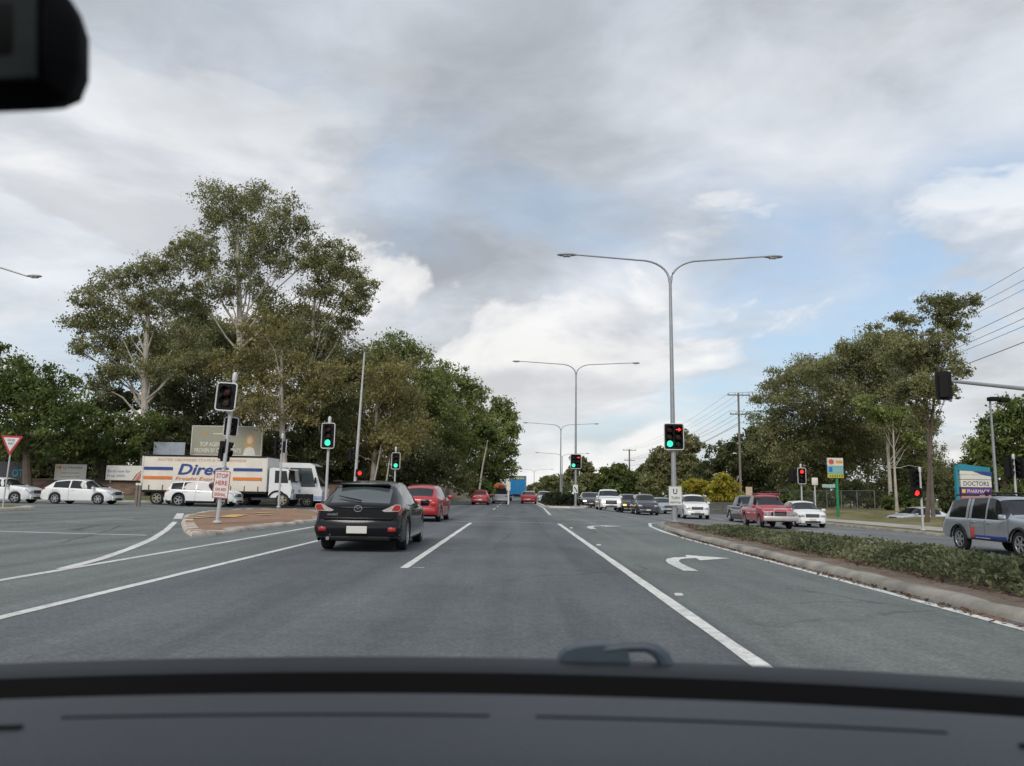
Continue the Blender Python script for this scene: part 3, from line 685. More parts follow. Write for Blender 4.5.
for q, (bxx, yy, rr, dd, lx) in enumerate(((905, 502, 9, 70, 'green shrub behind the wire fence nearest the red signal'), (850, 498, 12, 74, 'green shrub behind the wire fence and green signpost'), (800, 500, 10, 78, 'dark shrub behind the red signal over the white hatchback'), (952, 500, 9, 60, 'round clipped bush beside the silver utility'), (1012, 500, 10, 60, 'dark shrub at the right edge behind the silver utility'))):
    tree('shrub', lx, dd, bxx, [(bxx - rr, yy, rr * .8), (bxx + rr, yy, rr * .8), (bxx, yy - rr * .6, rr), (bxx - rr * 2, yy + 2, rr * .7), (bxx + rr * 2, yy + 2, rr * .7)] if 'round' not in lx else [(bxx, yy, rr), (bxx, yy - 5, rr), (bxx, yy + 8, rr)],
         L_DARK if q % 2 == 0 else L_DEEP, M_BARKD, r0=0.09, fork=(bxx, yy), dens=260, leaf=0.24, group='shrubs behind the right-hand fence', cat='shrub')
for q, (bxx, x0, x1, top, bot, lx) in enumerate((
        (790, 755, 830, [(755, 445), (830, 430)], [(755, 498), (830, 498)], 'dark tree filling in behind the red signal and white hatchback'),
        (868, 825, 905, [(825, 420), (905, 432)], [(825, 496), (905, 496)], 'dark tree filling in behind the green signpost'),
        (940, 895, 965, [(895, 450), (965, 470)], [(895, 497), (965, 500)], 'dark low tree behind the right verge signal'))):
    tree('gum_tree', lx, 96 + 2 * q, bxx, lobefill(x0, x1, top, bot, 14, 13), L_DEEP, M_BARKD, r0=0.26, fork=(bxx, 455), leaf=0.29, NL=20000, group=GR)
for dd, bxx, lb, lx in ((74, 722, [(712, 488, 8), (724, 484, 9), (732, 491, 8), (718, 496, 8), (730, 498, 7)], 'larger yellow-leaved shrub right of the white SUV'), (88, 697, [(692, 486, 6), (700, 484, 6), (686, 488, 5), (697, 492, 6)], 'smaller yellow-leaved shrub behind the turn sign')):
    tree('yellow_shrub', lx, dd, bxx, lb, L_YEL, M_BARKD, r0=0.1, fork=(bxx, 492), dens=330, leaf=0.26, cat='shrub', group='yellow shrubs', droop=0.2)
tree('gum_tree', 'grey-green gum tree behind the near signal and yellow shrubs', 120, 680,
     [(683, 440, 8), (692, 446, 8), (675, 452, 9), (662, 455, 7), (690, 460, 10), (672, 468, 10), (655, 465, 7), (698, 470, 8), (660, 478, 10), (684, 480, 10), (648, 485, 8)], L_GUM, r0=0.3, fork=(680, 455), dens=120, leaf=0.42, group=GR)
for q, (bxx, dd, lb, lx, lm_) in enumerate((
        (580, 150, [(578, 462, 6), (586, 468, 6), (574, 472, 6), (588, 478, 7), (580, 484, 7)], 'slender tree right behind the far median signal', L_GUM),
        (615, 150, [(608, 474, 7), (620, 470, 7), (630, 478, 8), (600, 482, 7), (615, 484, 9), (640, 482, 8), (628, 488, 8)], 'mid green tree behind the queue of facing cars', L_DARK),
        (643, 170, [(640, 474, 6), (650, 478, 7), (636, 484, 6), (655, 486, 7), (646, 468, 4)], 'tree right of the far power pole', L_DEEP),
        (548, 190, [(545, 482, 5), (538, 486, 4), (553, 480, 5), (560, 484, 6), (550, 489, 5), (566, 478, 5)], 'hazy tree left of the far lamp posts', L_GUM),
        (597, 175, [(592, 482, 6), (602, 480, 6), (598, 488, 6), (585, 488, 5)], 'small tree above the white facing utility', L_DARK),
        (528, 230, [(532, 488, 3), (538, 490, 3), (524, 490, 3), (545, 491, 3)], 'distant tree beside the blue truck', L_GUM))):
    tree('roadside_tree', lx, dd, bxx, lb, lm_, M_BARKD, r0=0.25, fork=(bxx, lb[0][1] + 5), dens=95, leaf=0.5, group='trees down the far road', limbs=True)
# a distant wood closing the far end of the road
wp = []
for k in range(14000):
    x = rnd.uniform(-260, 330); y = 300 + rnd.random() * 60 + abs(x) * 0.1
    h = 7 + 3 * math.sin(x * .11) + 2.0 * math.sin(x * .37 + 1) + 1.2 * math.sin(x * .9)
    if abs(x - 6) < 16: h *= 0.45
    wp.append((x, y, gz(x, y) + h * rnd.random() ** 0.6))
tag(link('wood', leaf_mesh('wood', np.array(wp), 2.2, L_DEEP, aspect=0.7)), 'distant wood closing the far end of the road', 'wood', kind='stuff')

# ================================================================== VEHICLES   (local x = forward, y = left)
M_GLASS = mat('car_glass', (0.010, 0.012, 0.014), 0.05, var=0, spec=0.5)
M_GLASSL = mat('tinted_rear_glass', (0.05, 0.062, 0.066), 0.08, var=0, spec=1.0)
M_TYRE = mat('tyre_rubber', (0.018, 0.018, 0.019), 0.85, var=0.2, vscale=6)
M_ALLOY = mat('alloy', (0.45, 0.46, 0.48), 0.35, 0.8, var=0.1)
M_STEEL = mat('painted_steel_rim', (0.28, 0.28, 0.28), 0.5, 0.3)
M_BLK = mat('black_plastic', (0.012, 0.012, 0.013), 0.6, var=0.2, spec=.3)
M_UNDER = mat('underbody', (0.008, 0.008, 0.009), 0.9, var=0.2)
M_CHROME = mat('chrome', (0.6, 0.6, 0.62), 0.18, 1.0, var=0)
M_PLATE = mat('number_plate', (0.62, 0.60, 0.55), 0.5, var=0.06)
M_TAIL = mat('tail_lamp_red', (0.36, 0.012, 0.012), 0.15, var=0.15, vscale=12, coat=0.6)
M_LAMPW = mat('clear_lamp', (0.50, 0.46, 0.43), 0.15, 0.2, var=0.25, vscale=14, coat=0.6)
M_HEAD = mat('headlamp', (0.45, 0.47, 0.5), 0.12, 0.4, var=0.3, vscale=14, coat=0.8)
M_LIT = mat('lit_headlamp', (0.8, 0.75, 0.6), 0.2, var=0, emit=(1.0, 0.86, 0.6), estr=2.2)
M_AMBER = mat('lit_indicator', (0.8, 0.35, 0.05), 0.2, var=0, emit=(1.0, 0.50, 0.08), estr=2.0)
def paint(name, col, rough=0.3, metal=0.0): return mat(name, col, rough, metal, var=0.05, vscale=1.2, coat=0.7)
P_BLACK = mat('black_paint', (0.008, 0.009, 0.011), 0.14, var=.05, coat=0.0, spec=.35)
P_RED = paint('bright_red_paint', (0.38, 0.012, 0.020)); P_DRED = paint('far_red_paint', (0.34, 0.02, 0.025)); P_PRED = paint('faded_red_paint', (0.40, 0.045, 0.06), 0.45)
P_WHITE = paint('white_paint', (0.72, 0.72, 0.71)); P_SILVER = paint('silver_paint', (0.36, 0.39, 0.43), 0.32, 0.55); P_GREY = paint('pale_grey_paint', (0.42, 0.44, 0.46), 0.35, 0.3)
P_DARK = paint('dark_grey_paint', (0.055, 0.06, 0.07), 0.28, 0.3); P_CHAR = paint('charcoal_paint', (0.025, 0.028, 0.032), 0.28)

PROF = {  # fractions of length and height, rear to front
 'hatch': dict(top=[(-.5, .54), (-.492, .62), (-.478, .655), (-.45, .69), (-.345, .905), (-.31, .945), (-.17, .99), (-.04, 1.0), (.05, .98), (.10, .94), (.28, .68), (.32, .645), (.43, .575), (.475, .51), (.495, .43), (.5, .38)],
               belt=[(-.5, .54), (-.45, .63), (-.25, .63), (.2, .585), (.29, .60), (.42, .545), (.47, .49), (.5, .37)], ws=(.105, .285), rw=(-.462, -.35), wins=[(-.33, -.11), (-.09, .258)]),
 'sedan': dict(top=[(-.5, .56), (-.492, .64), (-.47, .675), (-.36, .70), (-.22, .93), (-.16, .975), (-.02, 1.0), (.05, .985), (.1, .95), (.26, .68), (.30, .65), (.42, .58), (.47, .52), (.493, .45), (.5, .40)],
               belt=[(-.5, .52), (-.45, .62), (-.3, .63), (.2, .585), (.29, .60), (.42, .54), (.47, .48), (.5, .37)], ws=(.105, .265), rw=(-.355, -.225), wins=[(-.26, -.08), (-.06, .24)]),
 'suv': dict(top=[(-.5, .55), (-.494, .64), (-.482, .68), (-.435, .90), (-.42, .945), (-.37, .965), (-.2, .995), (0, 1.0), (.07, .985), (.11, .95), (.245, .70), (.28, .675), (.41, .63), (.465, .58), (.49, .50), (.5, .42)],
             belt=[(-.5, .53), (-.45, .64), (-.25, .635), (.18, .60), (.255, .615), (.41, .585), (.465, .53), (.5, .39)], ws=(.115, .25), rw=(-.48, -.437), wins=[(-.41, -.25), (-.235, -.06), (-.045, .228)]),
 'pickup': dict(top=[(-.5, .55), (-.495, .60), (-.19, .60), (-.182, .62), (-.165, .90), (-.15, .955), (-.02, 1.0), (.05, .985), (.085, .95), (.215, .70), (.24, .66), (.40, .615), (.465, .575), (.49, .50), (.5, .42)],
                belt=[(-.5, .53), (-.45, .575), (-.19, .575), (.14, .575), (.215, .615), (.40, .575), (.465, .53), (.5, .39)], ws=(.09, .22), rw=(-.182, -.162), wins=[(-.145, -.02), (-.005, .20)]),
 'canopy': dict(top=[(-.5, .53), (-.496, .60), (-.482, .63), (-.42, .90), (-.40, .945), (-.30, .975), (-.19, .985), (-.175, .985), (-.02, 1.0), (.05, .985), (.085, .95), (.215, .70), (.24, .66), (.40, .615), (.465, .575), (.49, .50), (.5, .42)],
                belt=[(-.5, .51), (-.45, .585), (-.19, .585), (.14, .575), (.215, .615), (.40, .575), (.465, .53), (.5, .39)], ws=(.09, .22), rw=(-.478, -.424), wins=[(-.405, -.22), (-.16, -.02), (-.005, .20)]),
}
class Shell:
    def __init__(s, kind, L, W, H, wx=(-.29, .315), wr=0.32, sill=0.2, arch=1.14):
        s.L, s.W, s.H, s.p = L, W, H, PROF[kind]; s.wx = [q * L for q in wx]; s.wr = wr; s.sill = sill; s.arch = arch; s.narrow = kind in ('hatch', 'suv')
        s.plan = [(-.5, .86), (-.488, .925), (-.46, .96), (-.38, .99), (-.2, 1.0), (.25, 1.0), (.38, .985), (.45, .94), (.485, .86), (.5, .74)]
    def it(s, q, x): xs, ys = zip(*q); return float(np.interp(x / s.L, xs, ys))
    def smooth(s, q, x, e=0.009): return (s.it(q, x - e * s.L) + 2 * s.it(q, x) + s.it(q, x + e * s.L)) / 4
    def zb(s, x):
        z = s.sill + 0.10 * max(0, abs(x) / s.L - 0.44) / 0.06 * 0.9
        for w_ in s.wx:
            Ra = s.wr * s.arch
            if abs(x - w_) < Ra: z = max(z, s.wr + math.sqrt(Ra * Ra - (x - w_) ** 2) * 1.0)
        return z
    def ring(s, x):
        w_ = s.smooth(s.plan, x, .006) * s.W / 2; top = s.smooth(s.p['top'], x) * s.H; belt = min(s.smooth(s.p['belt'], x) * s.H, top - 0.022)
        zb = min(s.zb(x), belt - 0.12); g = top - belt; k = min(1, max(0, (g - .03) / 0.36)); wl_ = 0.90 if x > 0 or not s.narrow else 0.77; wr = w_ * (wl_ + ((.715 if s.narrow else .745) - wl_) * k)
        zs = s.sill; hm = zb + (belt - zb) * 0.5
        b5 = (w_ * (0.945 - 0.015 * k), belt + 0.02 * k + .004); cr = 1.7 if s.narrow else 1.0; r7 = (wr, top - 0.012 - 0.05 * k * cr)
        return [(w_ * 0.955, zb), (w_ * 0.99, zb + 0.05), (w_, hm), (w_ * 0.992, belt - 0.07), (w_ * 0.965, belt - 0.004), b5,
                ((b5[0] * .5 + r7[0] * .5) + 0.018 * k, b5[1] * .5 + r7[1] * .5), r7, (wr * 0.90, top - 0.004 - 0.024 * k * cr), (wr * 0.5, top - .006 * k * cr), (0, top + 0.006)]
    def stations(s):
        xs = set(np.linspace(-.5, .5, 45) * s.L)
        xs |= {q * s.L for q in (-.496, -.488, -.478, .478, .488, .496)}
        for w_ in s.wx: xs |= set(w_ + s.wr * s.arch * np.cos(np.linspace(0, math.pi, 15)))
        for a, b in [s.p['ws'], s.p['rw']] + s.p['wins']: xs |= {a * s.L, b * s.L}
        o = []
        for x in sorted(xs):
            if not o or x - o[-1] > 0.004: o.append(x)
        return o
    def patch(s, x0, x1, j0, j1, side, off, n=6, thick=0.0):
        """skin lying just proud of the body between two stations and two fractional ring positions"""
        v = []; jj = sorted({j0, j1} | {j for j in range(int(math.ceil(j0)), int(j1) + 1)}); xs = np.linspace(x0, x1, n)
        for x in xs:
            r = s.ring(float(x))
            for j in jj:
                i = int(j); t = j - i; a = r[i]; b = r[min(i + 1, 10)]; y = a[0] + (b[0] - a[0]) * t; z = a[1] + (b[1] - a[1]) * t
                up = off * max(0, (j - 5) / 5); v.append((float(x), side * (y + off * (1 if j < 7 else .3)), z + up))
        m = len(jj); f = [(i * m + k, i * m + k + 1, (i + 1) * m + k + 1, (i + 1) * m + k) for i in range(n - 1) for k in range(m - 1)]
        b = MB(); b.add(v, f); return b
    def build(s, o, body, glass=M_GLASS, rear_glass=None, wall=None):
        xs = s.stations(); rings = [s.ring(x) for x in xs]; nv = 21; V = []
        for x, r in zip(xs, rings):
            V += [(x, y, z) for y, z in r] + [(x, -y, z) for y, z in r[-2::-1]]
        groups = {}
        def put(key, f): groups.setdefault(key, []).append(f)
        for i in range(len(xs) - 1):
            xm = (xs[i] + xs[i + 1]) / 2 / s.L
            for j in range(nv - 1):
                f = (i * nv + j, i * nv + j + 1, (i + 1) * nv + j + 1, (i + 1) * nv + j); jl = j if j < 10 else 19 - j; key = 'body'
                if jl in (5, 6):
                    for q, (a, b) in enumerate(s.p['wins']):
                        if a < xm < b: key = ('side_window', q, j < 10)
                elif jl >= 7:
                    if jl == 7 and s.narrow and xm < 0: key = 'body'
                    elif s.p['ws'][0] < xm < s.p['ws'][1]: key = 'windscreen'
                    elif s.p['rw'][0] < xm < s.p['rw'][1]: key = 'rear_window'
                put(key, f)
        put('body', tuple(range(nv))); put('body', tuple(reversed(range((len(xs) - 1) * nv, len(xs) * nv))))
        out = {}
        for key, fs in groups.items():
            used = sorted({i for f in fs for i in f}); mp = {i: k for k, i in enumerate(used)}
            nm = key if isinstance(key, str) else key[0]
            m_ = body if nm == 'body' else (rear_glass or glass) if nm == 'rear_window' else glass
            out[key] = link(nm, mesh_from(nm, [V[i] for i in used], [tuple(mp[i] for i in f) for f in fs], m_, True, 28), o)
        u = MB(); u.box((0, 0, s.sill + 0.16), (s.L * .9, s.W * .84, 0.30)); u.build('underbody', M_UNDER, o)
        return out
WHEELS = {}
def wheel(o, x, y, r, wd, rim=None, spokes=5, side=1):
    key = (round(r, 3), round(wd, 3), spokes, (rim or M_ALLOY).name, side)
    if key not in WHEELS:
        h = wd / 2; t = MB().lathe([(r * .5, -h * .4), (r * .62, -h * .9), (r * .9, -h), (r * .985, -h * .8), (r, -h * .4), (r, h * .4), (r * .985, h * .8), (r * .9, h), (r * .62, h * .9), (r * .5, h * .4)], (0, 0, 0), 'Y', 28)
        rm = MB(); f = side * h
        rm.lathe([(r * .64, f * .92), (r * .66, f * 1.0), (r * .59, f * 1.0), (r * .56, f * .6)], (0, 0, 0), 'Y', 28, cap=False)
        rm.lathe([(r * .15, f * .72), (r * .14, f * .98)], (0, 0, 0), 'Y', 12)
        for k in range(spokes):
            a = 2 * math.pi * k / spokes; c, s_ = math.cos(a), math.sin(a); wv = r * (.075 if spokes > 6 else .10)
            p = [(q * c - e * wv * s_, q * s_ + e * wv * c) for q, e in ((r * .1, -1), (r * .6, -.8), (r * .6, .8), (r * .1, 1))]
            rm.prism(p, f * .74, f * .94, 'XZ')
        WHEELS[key] = (mesh_from('wheel', t.v, t.f, M_TYRE, True, 40), mesh_from('rim', rm.v, rm.f, rim or M_ALLOY, True, 40))
    a, b = WHEELS[key]; w_ = link('wheel', a, o, (x, y, r)); link('rim', b, w_); return w_
def car(name, label, kind, L, W, H, pos, rz, body, cat, group=None, wr=0.32, spokes=5, rim=None, rear=True, front=True, seams=True, lit=None, trim=None, sill=0.2, rear_glass=None, wx=(-.29, .315), lamps='box', plate=True, clad=None):
    """pos = centre on the ground; rz = heading of the nose measured from +X"""
    o = thing(name, label, cat, pos, rz, group); s = Shell(kind, L, W, H, wx, wr, sill); s.parts = s.build(o, body, rear_glass=rear_glass)
    for x in s.wx:
        for sd in (1, -1): wheel(o, x, sd * (W / 2 - 0.125), wr, 0.21, rim, spokes, sd)
    hl = L / 2
    zt = s.p['top'][0][1] * H
    if seams:
        for sd in (1, -1):
            cuts = sorted({s.p['wins'][-1][1] * L + .06, (s.p['wins'][-1][0] + s.p['wins'][-2][1]) / 2 * L, s.p['wins'][-2][0] * L + .02})
            for x in cuts: s.patch(x - .006, x + .006, 1.0, 4.6, sd, 0.003, 2).build('door_seam', M_UNDER, o)
            for q in (-2, -1):
                a, b = s.p['wins'][q]; x = (a + .02) * L; r = s.ring(x)
                MB().bbox((x + .09, sd * (r[3][0] + 0.012), r[3][1] - .015), (0.19, 0.03, 0.03), .01).build('door_handle', trim or body, o)
    for sd in (1, -1):     # mirrors
        x = (s.p['ws'][1] - .035) * L; r = s.ring(x)
        MB().bbox((x, sd * (r[4][0] + 0.10), r[4][1] + .09), (0.10, 0.22, 0.15), .04).build('wing_mirror', trim or body, o, True)
    if clad:
        for sd in (1, -1):
            s.patch(-hl + .1, hl - .1, 0.0, 1.25, sd, 0.006, 60).build('cladding', clad, o, True)
    if rear:
        for sd in (1, -1):
            z0, z1 = zt - .02 - 0.16, zt - .02
            b = MB(); b.bbox((-hl + 0.02, sd * (W * .43 - 0.10), (z0 + z1) / 2), (0.09, 0.24, 0.16), .03); b.build('tail_light', M_TAIL, o, True)
            s.patch(-hl + .02, -hl + .26, 3.0, 4.3, sd, 0.006).build('tail_light', M_TAIL, o, True)
        MB().bbox((-hl - .0, 0, sill + .23), (0.13, W * .84, 0.22), .05).build('rear_bumper', trim or body, o, True)
        if plate: MB().bbox((-hl - .07, 0, zt - .30 if kind not in ('pickup',) else sill + .27), (0.02, 0.40, 0.13), .004).build('number_plate', M_PLATE, o)
    if front:
        zf = .40 * H
        for sd in (1, -1):
            lm = M_HEAD if not lit else lit[0] if sd > 0 else lit[1]
            MB().bbox((hl - .05, sd * (W * .335), zf + .06), (0.14, 0.30, 0.14), .04).build('headlight', lm or M_HEAD, o, True)
            s.patch(hl - .34, hl - .06, 3.2, 4.6, sd, 0.008).build('headlight', M_HEAD, o, True)
            MB().bbox((hl - .0, sd * W * .30, sill + .17), (0.06, 0.2, 0.09), .03).build('fog_light', M_BLK, o, True)
        gr = MB()
        big = kind in ('pickup', 'canopy')
        for k in range(2 if big else 3): gr.bbox((hl + .008, 0, zf + .02 + .06 * k), (0.04, W * .42, 0.018), .006)
        MB().bbox((hl - .01, 0, zf + .065 - (.04 if big else 0)), (0.03, W * (.50 if big else .44), .3 if big else .2), .02).build('grille_backing', M_UNDER, o); gr.build('grille', M_CHROME, o)
        MB().bbox((hl - .02, 0, sill + .16), (0.14, W * .78, 0.26), .06).build('front_bumper', trim or body, o, True)
        MB().bbox((hl + .045, 0, sill + .12), (0.02, W * .5, 0.10), .02).build('air_intake', M_BLK, o)
        if plate: MB().bbox((hl + .062, 0, sill + .24), (0.02, 0.37, 0.11), .004).build('number_plate', M_PLATE, o)
    return o, s
UP, DOWN, RIGHT = R(90), R(-90), 0.0     # nose pointing away from us, towards us, to the right
def at(px, d): X = PX(px, d); return Vector((X, d, gz(X, d)))

# --- black hatchback just ahead
L_, W_, H_ = 4.4, 1.78, 1.43
o, s = car('hatchback', 'black hatchback with white rear plate driving just ahead of us', 'hatch', L_, W_, H_, (-3.10, 15.35 + L_ / 2, 0), R(90.5), P_BLACK, 'car', wr=0.325, rear=False, front=True, rear_glass=M_GLASSL, spokes=9, sill=0.19)
hl = L_ / 2
rs = MB(); rs.bbox((-hl + .78, 0, s.ring(-hl + .78)[10][1] - .012), (0.34, 1.02, 0.05), .025); rs.build('roof_spoiler', P_BLACK, o, True)
bl = MB(); bl.bbox((-hl + .10, 0, .47), (0.34, 1.74, 0.38), .15); bl.build('rear_bumper', P_BLACK, o, True)
MB().bbox((-hl + .10, 0, .285), (0.24, 1.30, 0.12), .05).build('diffuser', M_BLK, o, True)
tg = MB(); tg.prism([(-.70, .66), (.70, .66), (.76, .80), (.62, .90), (-.62, .90), (-.76, .80)], -hl - .012, -hl + .06, 'YZ'); tg.build('tailgate', P_BLACK, o)
MB().bbox((-hl - .02, 0, .655), (0.06, 1.36, 0.03), .012).build('bumper_ledge', P_BLACK, o, True)
MB().bbox((-hl - .02, 0, .865), (0.03, 0.98, 0.025), .01).build('garnish_strip', P_BLACK, o, True)
for sd in (1, -1):
    pr = MB(); q = [(sd * .47, .815), (sd * .53, .79), (sd * .80, .80), (sd * .845, .86), (sd * .83, .93), (sd * .74, .94)]
    pr.prism(q, -hl - .03, -hl + .10, 'YZ'); pr.build('tail_light', M_LAMPW, o)
    pr = MB(); q = [(sd * .66, .815), (sd * .79, .81), (sd * .835, .86), (sd * .82, .92), (sd * .73, .925)]
    pr.prism(q, -hl - .036, -hl - .028, 'YZ'); pr.build('tail_light', M_TAIL, o)
    s.patch(-hl + .03, -hl + .30, 3.0, 4.4, sd, .008).build('tail_light', M_TAIL, o, True)
    MB().bbox((-hl - .055, sd * .68, .45), (.04, .16, .085), .02).build('reflector', M_TAIL, o, True)
MB().bbox((-hl - .085, 0, .44), (.02, .40, .14), .006).build('number_plate', M_PLATE, o)
em = MB(); em.tube([(-hl - .03, .075 * math.cos(t), .845 + .058 * math.sin(t)) for t in np.linspace(0, 2 * math.pi, 25)], .009, 6)
em.tube([(-hl - .03, y, z) for y, z in ((-.066, .872), (-.035, .868), (0, .832), (.035, .868), (.066, .872))], .008, 6); em.build('emblem', M_CHROME, o, True)
tx = text(o, 'mazda3', (-hl - .012, .50, .735), M_CHROME, width=.20, height=.045, name='badge'); tx.rotation_euler = (0, 0, R(-90))
wp_ = MB(); a0 = s.ring(-hl + .16); wp_.tube([(-hl + q, y, s.ring(-hl + q)[10][1] + .03) for q, y in ((.17, -.02), (.24, .18), (.28, .32), (.32, .46))], [.018, .016, .013, .008], 6); wp_.build('rear_wiper', M_BLK, o)
MB().tube([(-hl + .98, 0, s.ring(-hl + .98)[10][1]), (-hl + .80, 0, 1.60)], [.006, .003], 5).build('antenna', M_BLK, o)
MB().lathe([(.035, -.06), (.035, .02)], (-hl - .03, .56, .27), 'X', 12).build('exhaust_pipe', M_CHROME, o, True)
# --- other traffic on our side
car('hatchback', 'bright red hatchback in front of the black hatchback', 'hatch', 4.2, 1.74, 1.5, (PX(418, 30.5), 31.5 + 1.6, 0), R(88), P_RED, 'car', wr=.31)
car('hatchback', 'small red hatchback far ahead in the left lane', 'hatch', 4.1, 1.72, 1.5, at(481, 77), UP, P_DRED, 'car', wr=.31, seams=False)
car('sedan', 'far red sedan right of the blue truck', 'sedan', 4.6, 1.8, 1.46, at(529, 91), R(88), P_DRED, 'car', wr=.31, seams=False)
o, s = car('utility', 'silver utility loaded with orange gear far ahead in the left lane', 'pickup', 5.0, 1.8, 1.75, at(500.5, 88), UP, P_GREY, 'utility', wr=.34, seams=False)
MB().bbox((-1.5, 0, 1.35), (1.5, 1.5, .75), .06).build('load_frame', M_BLK, o)
for k, (x, y, z, c) in enumerate(((-1.9, .4, 1.9, (0.6, .2, .04)), (-1.6, -.4, 2.0, (.62, .6, .55)), (-1.2, .2, 2.05, (.5, .25, .1)), (-2.0, -.2, 1.85, (.45, .06, .04)))):
    MB().bbox((x, y, z), (.55, .6, .5), .15, .4 * k).build('gear', mat('gear_%d' % k, c, .7), o, True)
o = thing('work_post', 'white hazard post standing beside the loaded silver utility', 'post', at(508.5, 82)); MB().tube([(0, 0, 0), (0, 0, 1.8)], [.09, .07], 8).build('post', P_WHITE, o); MB().bbox((0, 0, 1.9), (.42, .1, .9), .03).build('panel', mat('hazard_panel', (.7, .66, .55), .6), o)
car('sedan', 'pale silver car tucked left of the dark far median bushes', 'sedan', 4.5, 1.78, 1.5, (PX(544, 100), 100, 0), DOWN, P_GREY, 'car', seams=False)
# blue box truck
p = at(517.5, 118); o = thing('box_truck', 'bright blue box truck driving away far down the road', 'truck', p, UP)
M_TBLUE = mat('truck_blue', (0.010, 0.20, 0.46), .5, var=.08); M_TGREY = mat('truck_grey', (.25, .27, .28), .5)
MB().bbox((0, 0, 2.35), (7.0, 2.4, 2.7), .04).build('cargo_box', M_TBLUE, o)
fr_ = MB(); fr_.box((-3.52, 0, 3.66), (.08, 2.5, .14)); fr_.box((-3.52, 1.22, 2.3), (.08, .12, 2.8)); fr_.box((-3.52, -1.22, 2.3), (.08, .12, 2.8)); fr_.build('door_frame', M_TGREY, o)
MB().box((-3.53, 0, 2.3), (.05, .04, 2.5)).build('door_gap', M_TGREY, o)
for k in range(6): MB().bbox((-3.54, .85 - .33 * k, 3.36 - .02 * (k % 2)), (.03, .24, .26), .02).build('painted_letter', mat('sign_yellow', (.62, .50, .06), .5), o)
MB().bbox((0, 0, .85), (7.6, 1.1, .22), .03).build('chassis', M_UNDER, o); MB().bbox((4.4, 0, 1.6), (1.7, 2.2, 2.1), .15).build('cab', P_WHITE, o)
for x in (-2.3, 4.3):
    for sd in (1, -1): wheel(o, x, sd * 1.0, .45, .3, M_STEEL, 6, sd)
MB().bbox((-3.6, 0, .62), (.14, 2.1, .18), .03).build('rear_bumper', M_TGREY, o)
# --- facing traffic beyond the junction
FG = 'cars queued facing us across the junction'
car('utility', 'white utility with lit headlamps at the head of the facing queue', 'pickup', 5.3, 1.86, 1.82, at(608, 66.5), R(-91), P_WHITE, 'utility', wr=.38, lit=(M_LIT, M_LIT), sill=.32, seams=False)
car('sedan', 'dark car with one lit headlamp left of the white utility', 'sedan', 4.6, 1.8, 1.5, at(589, 76), DOWN, P_CHAR, 'car', lit=(M_LIT, M_LIT), seams=False)
car('suv', 'dark SUV directly behind the white utility', 'suv', 4.6, 1.8, 1.65, at(596.5, 82), DOWN, P_DARK, 'car', seams=False)
car('suv', 'charcoal SUV with glowing amber indicator right of the white utility', 'suv', 4.6, 1.84, 1.7, at(628, 70.5), DOWN, P_CHAR, 'car', lit=(None, M_AMBER), seams=False)
car('suv', 'dark grey SUV facing us left of the silver sedan', 'suv', 4.7, 1.9, 1.74, at(644, 66.5), R(-91), P_DARK, 'car', seams=False)
car('sedan', 'silver sedan between the dark grey SUV and the turn sign', 'sedan', 4.7, 1.82, 1.46, at(661, 72.5), R(-84), P_SILVER, 'car', seams=False)
car('suv', 'white SUV facing us right of the turn sign', 'suv', 4.7, 1.88, 1.76, at(692, 58), R(-94), P_WHITE, 'car', seams=False, wr=.36, sill=.26)
# red utility with bull bar
o, s = car('utility', 'faded red utility with silver bull bar coming towards us', 'pickup', 4.9, 1.72, 1.78, at(765.5, 43.2), R(-92), P_PRED, 'utility', wr=.37, sill=.36, rim=M_STEEL, plate=False)
hl = 2.45; M_BAR = mat('bull_bar_alloy', (.55, .53, .50), .4, .6)
b = MB(); b.bbox((hl + .12, 0, .55), (.22, 1.76, .26), .06); b.build('bull_bar', M_BAR, o, True)
b = MB()
for sd in (1, -1):
    b.tube([(hl + .14, sd * .34, .62), (hl + .16, sd * .34, .98), (hl + .14, sd * .30, 1.03), (hl + .14, 0, 1.04)], .03, 8)
    b.tube([(hl + .12, sd * .34, .90), (hl + .10, sd * .80, .88), (hl + .04, sd * .84, .62)], .026, 8)
b.build('bull_bar_hoop', M_BAR, o, True)
rk = MB()
for x in (-.35, .25): rk.box((x, 0, 1.83), (.06, 1.25, .06))
for sd in (1, -1): rk.box((0, sd * .6, 1.83), (1.1, .05, .05))
rk.build('roof_rack', P_PRED, o)
car('hatchback', 'white hatchback facing us behind the red utility', 'hatch', 4.0, 1.7, 1.48, at(801, 45.5), R(-94), P_WHITE, 'car', wr=.3, spokes=7)
car('utility', 'dark tray-back utility half hidden behind the red utility', 'pickup', 5.0, 1.8, 1.75, at(748.5, 51), DOWN, P_CHAR, 'utility', wr=.36, seams=False)
o = thing('sign_board', 'small beige board beside the power pole above the red utility', 'sign', at(749, 66)); MB().bbox((0, 0, 2.05), (.55, .08, .85), .02).build('panel', mat('beige_board', (.5, .38, .28), .7), o); MB().tube([(0, .07, -.05), (0, .07, 2.4)], .04, 6).build('post', MATS['alloy'], o)
